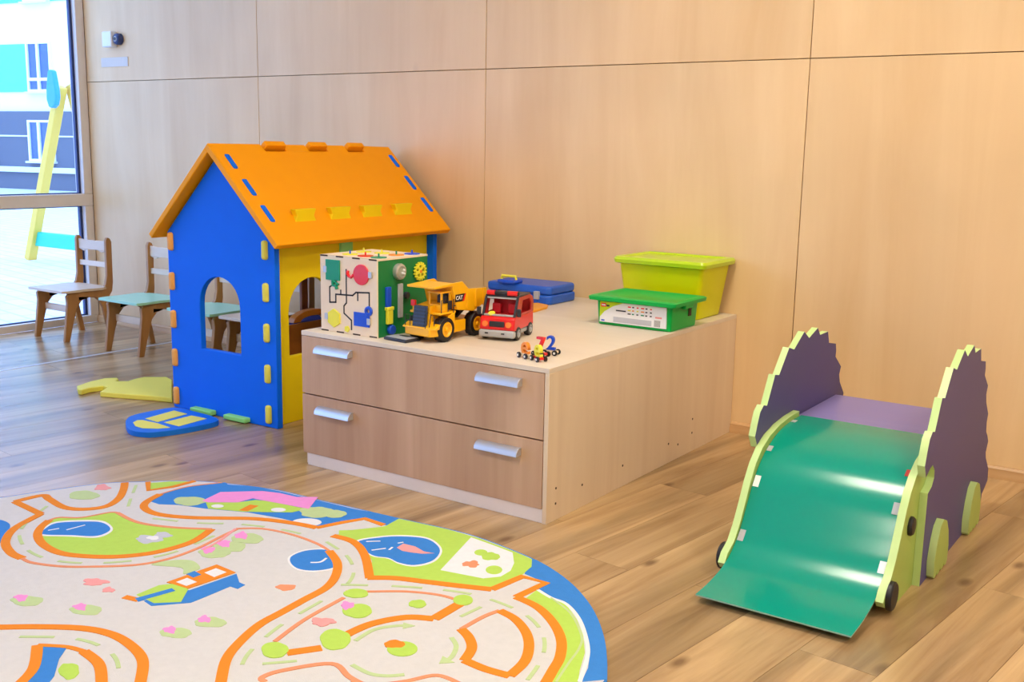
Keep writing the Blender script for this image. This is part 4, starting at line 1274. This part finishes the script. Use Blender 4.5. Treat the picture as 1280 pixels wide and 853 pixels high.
# ------------------------------------------------------------------ blue case
cs = thing('toy_case', 'blue plastic carry case with yellow handle lying near the wall', 'case', (-0.885, -0.200, H_), math.radians(2))
pr = [(-0.165, -0.10), (0.15, -0.115), (0.170, -0.10), (0.175, 0.09), (0.16, 0.105), (-0.155, 0.105), (-0.17, 0.09)]
MB().prism(pr, 'z', 0.0, 0.040).build('lower_shell', 'caseblue', cs, bevel=0.008, seg=3)
MB().prism([(a * 0.985, b * 0.985) for a, b in pr], 'z', 0.041, 0.078).build('upper_shell', 'caseblue', cs, bevel=0.012, seg=3)
bx(0.092, 0.117, -0.124, -0.108, 0.022, 0.056).build('latch', 'greyplastic', cs, bevel=0.002)
bx(-0.090, 0.0, -0.130, -0.06, 0.078, 0.094).build('handle_mount', 'tblue', cs, bevel=0.006)
MB().tube([(-0.082, -0.105, 0.094), (-0.080, -0.105, 0.108), (-0.010, -0.105, 0.108), (-0.008, -0.105, 0.094)], 0.006, 10).build('handle', 'lemon', cs)
# small orange foam sheet in front of the case
op = [onz(u, v, H_ + 0.008) for u, v in ((640, 381), (672, 379), (685, 381.5), (684, 384), (668, 388.5), (640, 391))]
c = sum(op, Vector()) / len(op)
of = thing('orange_foam_sheet', 'orange foam sheet lying on the chest between red van and blue case', 'foam piece', (c.x, c.y, H_))
MB((c.x, c.y, 0)).prism([(p.x, p.y) for p in op], 'z', 0.0, 0.010).build('foam_sheet', 'tan', of, bevel=0.002)

# ------------------------------------------------------------------ bins
def rrect(hx_, hy_, r, z, n=4):
    p = []
    for cx, cy, a0_ in ((hx_ - r, hy_ - r, 0), (-hx_ + r, hy_ - r, PI / 2), (-hx_ + r, -hy_ + r, PI), (hx_ - r, -hy_ + r, 1.5 * PI)):
        for i in range(n + 1):
            a = a0_ + i * PI / 2 / n
            p.append((cx + r * math.cos(a), cy + r * math.sin(a), z))
    return p
yb = thing('storage_tub', 'large translucent yellow storage tub with lime lid near the wall', 'storage box', (-0.214, -0.158, H_), 0.0)
MB().loft([rrect(0.155, 0.105, 0.02, 0.0), rrect(0.160, 0.110, 0.02, 0.004), rrect(0.186, 0.134, 0.02, 0.215), rrect(0.182, 0.130, 0.02, 0.215), rrect(0.156, 0.106, 0.018, 0.008)], True, True).build('tub', 'tub', yb)
MB().loft([rrect(0.196, 0.144, 0.02, 0.206), rrect(0.201, 0.149, 0.02, 0.208), rrect(0.204, 0.152, 0.02, 0.222), rrect(0.198, 0.147, 0.02, 0.232), rrect(0.176, 0.125, 0.02, 0.233), rrect(0.170, 0.119, 0.02, 0.226)], True, True).build('lid', 'lidlime', yb)
# blocks showing through the tub
bl = [('torange', 0.105, 0.035), ('red', -0.03, 0.05), ('bingreen', 0.02, -0.055)]
for i, (mt, x, y) in enumerate(bl):
    nm = {'torange': 'orange', 'red': 'red', 'lemon': 'yellow', 'bingreen': 'green'}[mt]
    o = bx(-0.034, 0.034, -0.034, 0.034, 0.0, 0.09).build('toy_block', mt, None, bevel=0.003, loc=(-0.214 + x, -0.158 + y, H_ + 0.0085))
    tag(o, nm + ' block inside the yellow storage tub', 'toy block', 'blocks inside the yellow tub')
gb = thing('brick_box', 'low green plastic brick box with lid and printed front label', 'storage box', (-0.165, -0.474, H_), 0.0)
MB().loft([rrect(0.150, 0.106, 0.012, 0.0), rrect(0.153, 0.109, 0.012, 0.003), rrect(0.158, 0.114, 0.012, 0.095)], True, True).build('box', 'bingreen', gb)
MB().loft([rrect(0.166, 0.122, 0.012, 0.092), rrect(0.182, 0.138, 0.014, 0.095), rrect(0.184, 0.140, 0.014, 0.108), rrect(0.176, 0.132, 0.014, 0.112), rrect(0.160, 0.116, 0.014, 0.112), rrect(0.156, 0.112, 0.014, 0.109)], True, True).build('lid', 'bingreen', gb)
bx(0.156, 0.176, -0.035, 0.035, 0.078, 0.100).build('clip', 'bingreen', gb, bevel=0.005)
bx(0.155, 0.160, 0.03, 0.05, 0.045, 0.075).build('handle_slot', 'gap', gb)
yl = -0.1166
lb = bx(-0.139, 0.139, yl - 0.0016, yl + 0.006, 0.012, 0.090).build('label', 'white', gb)
MB().prism([(-0.139, 0.090), (-0.139, 0.030), (-0.120, 0.052), (-0.085, 0.074), (-0.040, 0.090)], 'y', yl - 0.0022, yl - 0.0016).build('label_corner', 'lidlime', lb)
bx(-0.134, -0.112, yl - 0.0030, yl - 0.0022, 0.070, 0.084).build('label_logo', 'red', lb)
bx(-0.131, -0.115, yl - 0.0034, yl - 0.0030, 0.074, 0.080).build('label_logo_mark', 'white', lb)
bx(-0.110, -0.098, yl - 0.0030, yl - 0.0022, 0.072, 0.078).build('label_logo', 'dark', lb)
bx(-0.070, -0.028, yl - 0.0022, yl - 0.0016, 0.058, 0.063).build('label_print', 'dark', lb)
for r_ in range(3):
    for c_ in range(6):
        cm = (['red', 'dark', 'red', 'red', 'dark', 'red'], ['lemon', 'torange', 'lemon', 'torange', 'dark', 'dark'], ['dark', 'teal', 'dark', 'teal', 'dark', 'dark'])[r_][c_]
        x = -0.020 + c_ * 0.0185
        bx(x, x + (0.008 if c_ % 3 else 0.013), yl - 0.0022, yl - 0.0016, 0.076 - r_ * 0.013, 0.0805 - r_ * 0.013).build('label_print', cm, lb)
bx(0.095, 0.122, yl - 0.0022, yl - 0.0016, 0.047, 0.053).build('label_print', 'rrose', lb)
bx(-0.080, 0.080, yl - 0.0020, yl - 0.0016, 0.016, 0.036).build('label_panel', 'rgrey', lb)
bx(-0.132, -0.118, yl - 0.0022, yl - 0.0016, 0.016, 0.021).build('label_print', 'tblue', lb)
for i in range(8):
    bx(0.092 + i * 0.0032, 0.0932 + i * 0.0032, yl - 0.0022, yl - 0.0016, 0.016, 0.040).build('label_bar', 'dark', lb)

# ------------------------------------------------------------------ stegosaurus slide
SO = (0.825, -1.0, 0)
sl = thing('toddler_slide', 'purple and lime stegosaurus toddler slide with curved green chute', 'slide', SO)
prof = [(-1.200, 0.0), (-1.198, 0.262), (-1.160, 0.272), (-1.142, 0.292), (-1.144, 0.314), (-1.170, 0.335), (-1.195, 0.332), (-1.236, 0.316), (-1.258, 0.352), (-1.246, 0.384), (-1.230, 0.418), (-1.206, 0.434),
        (-1.180, 0.428), (-1.130, 0.511), (-1.098, 0.505), (-1.028, 0.577), (-0.985, 0.565), (-0.905, 0.609), (-0.858, 0.583), (-0.782, 0.605), (-0.756, 0.579), (-0.680, 0.580), (-0.662, 0.540), (-0.590, 0.527),
        (-0.582, 0.503), (-0.584, 0.482), (-0.518, 0.438), (-0.531, 0.412), (-0.518, 0.384), (-0.468, 0.337), (-0.478, 0.313), (-0.472, 0.278), (-0.445, 0.260), (-0.422, 0.236), (-0.445, 0.204), (-0.435, 0.183),
        (-0.372, 0.130), (-0.366, 0.090), (-0.402, 0.075), (-0.440, 0.062), (-0.470, 0.0)]
def edged(name, pts, x0, x1, mats, par, off=SO, bev=0.0):
    """board whose cut edge shows the second material"""
    m_ = MB(off)
    n = len(pts)
    m_.prism(pts, 'x', x0, x1)
    tot = len(m_.f)
    m_.mi = [0] * (tot - n) + [1] * n
    return m_.build(name, mats, par, bevel=bev)
edged('side_panel', prof, 0.580, 0.600, ['purple', 'bead'], sl)
edged('side_panel', prof, 1.046, 1.066, ['purple', 'bead'], sl)
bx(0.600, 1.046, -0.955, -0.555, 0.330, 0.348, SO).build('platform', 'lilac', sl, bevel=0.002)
bx(0.600, 1.046, -0.575, -0.557, 0.02, 0.330, SO).build('rear_brace', 'purple', sl)
rp = [(-0.96, 0.372), (-1.04, 0.370), (-1.12, 0.362), (-1.195, 0.345), (-1.250, 0.320), (-1.292, 0.285), (-1.325, 0.240), (-1.355, 0.185), (-1.388, 0.130), (-1.420, 0.092), (-1.460, 0.070), (-1.478, 0.046), (-1.462, 0.028),
      (-1.400, 0.022), (-1.350, 0.0), (-1.10, 0.0), (-1.10, 0.018), (-1.10, 0.22), (-1.0, 0.31), (-0.96, 0.32)]
for x0, x1 in ((0.6005, 0.6205), (1.0255, 1.0455)):
    edged('chute_rail', rp, x0, x1, ['lime', 'bead'], sl)
# curved sheet
cur = catmull([(-0.945, 0.357, 0), (-1.06, 0.354, 0), (-1.150, 0.338, 0), (-1.235, 0.302, 0), (-1.300, 0.245, 0), (-1.350, 0.170, 0), (-1.400, 0.100, 0), (-1.470, 0.052, 0), (-1.560, 0.030, 0), (-1.660, 0.022, 0)], 6)
th_ = 0.004
top_, bot_ = [], []
for i, p in enumerate(cur):
    d = (cur[min(i + 1, len(cur) - 1)] - cur[max(i - 1, 0)]).normalized()
    nn = Vector((d.y, -d.x, 0))
    if nn.y < 0: nn = -nn
    top_.append(p); bot_.append(p - nn * th_)
mm = MB(SO)
n = len(cur)
xa, xb = 0.6215, 1.0245
vs = []
for p in top_: vs += [(xa, p.x, p.y), (xb, p.x, p.y)]
for p in bot_: vs += [(xa, p.x, p.y), (xb, p.x, p.y)]
fs = []
for i in range(n - 1):
    fs.append((2 * i, 2 * i + 1, 2 * i + 3, 2 * i + 2))
    fs.append((2 * n + 2 * i, 2 * n + 2 * i + 2, 2 * n + 2 * i + 3, 2 * n + 2 * i + 1))
mm.add(vs, fs)
mm.m = 1
fe = []
for i in range(n - 1):
    for e_ in (0, 1):
        fe.append((2 * i + e_, 2 * i + 2 + e_, 2 * n + 2 * i + 2 + e_, 2 * n + 2 * i + e_))
fe += [(0, 1, 2 * n + 1, 2 * n), (2 * n - 2, 2 * n - 1, 4 * n - 1, 4 * n - 2)]
mm.f += fe
mm.mi += [1] * len(fe)
mm.build('chute_sheet', ['slide', 'sheet_edge'], sl, ang=30)
# stickers on the sheet, bolts, pads, feet
def sheet_z(y):
    for a, b in zip(cur, cur[1:]):
        if b.x <= y <= a.x:
            t_ = (y - a.x) / (b.x - a.x)
            return a.y + t_ * (b.y - a.y), (b - a).normalized()
    return 0.03, Vector((-1, 0, 0))
def sticker(x0, x1, y, mat, ln=0.034):
    z, d = sheet_z(y)
    nn = Vector((d.y, -d.x))
    if nn.y < 0: nn = -nn
    c0 = Vector((y, z))
    dd = Vector((d.x, d.y)) * (ln / 2)
    ps = []
    for h in (0.0003, 0.0016):
        a, b = c0 - dd + nn * h, c0 + dd + nn * h
        ps += [(x0, a.x, a.y), (x1, a.x, a.y), (x1, b.x, b.y), (x0, b.x, b.y)]
    MB(SO).hexa(ps).build('clip', mat, sl)
for y, mt in ((-1.305, 'white'), (-1.395, 'greyplastic')):
    sticker(0.623, 0.640, y, mt)
    sticker(1.006, 1.023, y, 'white' if mt == 'greyplastic' else 'greyplastic')
for y in (-1.215, -1.03):
    sticker(0.623, 0.637, y, 'redint' if False else 'greyplastic', 0.022)
    sticker(1.009, 1.023, y, 'red2', 0.026)
for xs_, s_ in ((1.0455, 1), (0.6005, -1)):
    MB(SO).lathe((xs_, -1.275, 0.190), (s_, 0, 0), [(0.026, 0.0), (0.026, 0.006), (0.022, 0.011), (0.010, 0.013)], 24).build('bolt_cap', 'rubber', sl)
    pd = [(xs_ + s_ * k_, a, b) for k_ in (0.0,) for a, b in ((0, 0),)]
    MB(SO).lathe((xs_, -1.425, 0.048), (s_, 0, 0), [(0.038, 0.0), (0.038, 0.010), (0.034, 0.014), (0.016, 0.015)], 24).build('rubber_pad', 'rubber', sl)
ft = [(-0.075, 0.012), (-0.082, 0.055), (-0.066, 0.105), (-0.040, 0.145), (-0.008, 0.158), (0.032, 0.143), (0.062, 0.105), (0.078, 0.058), (0.075, 0.012), (0.062, 0.004), (0.045, 0.006), (0.038, 0.016), (0.030, 0.006), (0.008, 0.004), (-0.002, 0.016), (-0.012, 0.006), (-0.034, 0.004), (-0.042, 0.016), (-0.052, 0.006), (-0.066, 0.004)]
for yc in (-1.060, -0.640):
    edged('foot', [(a + yc, b) for a, b in ft], 1.0665, 1.0865, ['lime', 'bead'], sl)
    edged('foot', [(a + yc, b) for a, b in ft], 0.5595, 0.5795, ['lime', 'bead'], sl)

# ------------------------------------------------------------------ sensor and strip on the wall
sn = thing('wall_sensor', 'white and navy surveillance camera mounted on the plywood wall', 'camera', (-4.06, 0.0, 1.745))
bx(-0.055, 0.035, -0.045, -0.0003, -0.045, 0.045).build('box', 'white', sn, bevel=0.006)
MB().lathe((0.062, -0.0003, 0.0), (0, -1, 0), [(0.034, 0.0), (0.034, 0.02), (0.030, 0.03), (0.024, 0.034)], 24).build('housing', 'gasket', sn)
MB().cyl((0.062, -0.034, 0.0), (0, -1, 0), 0.016, 0.004, 20).build('lens_ring', 'greyplastic', sn)
MB().cyl((0.062, -0.038, 0.0), (0, -1, 0), 0.010, 0.003, 20).build('lens', 'rubber', sn)
o = bx(-0.13, 0.13, -0.004, -0.0003, -0.027, 0.027).build('paper_strip', 'strippaper', None, loc=(-4.06, 0, 1.615))
tag(o, 'pale paper strip stuck on the plywood wall below the camera', 'label')
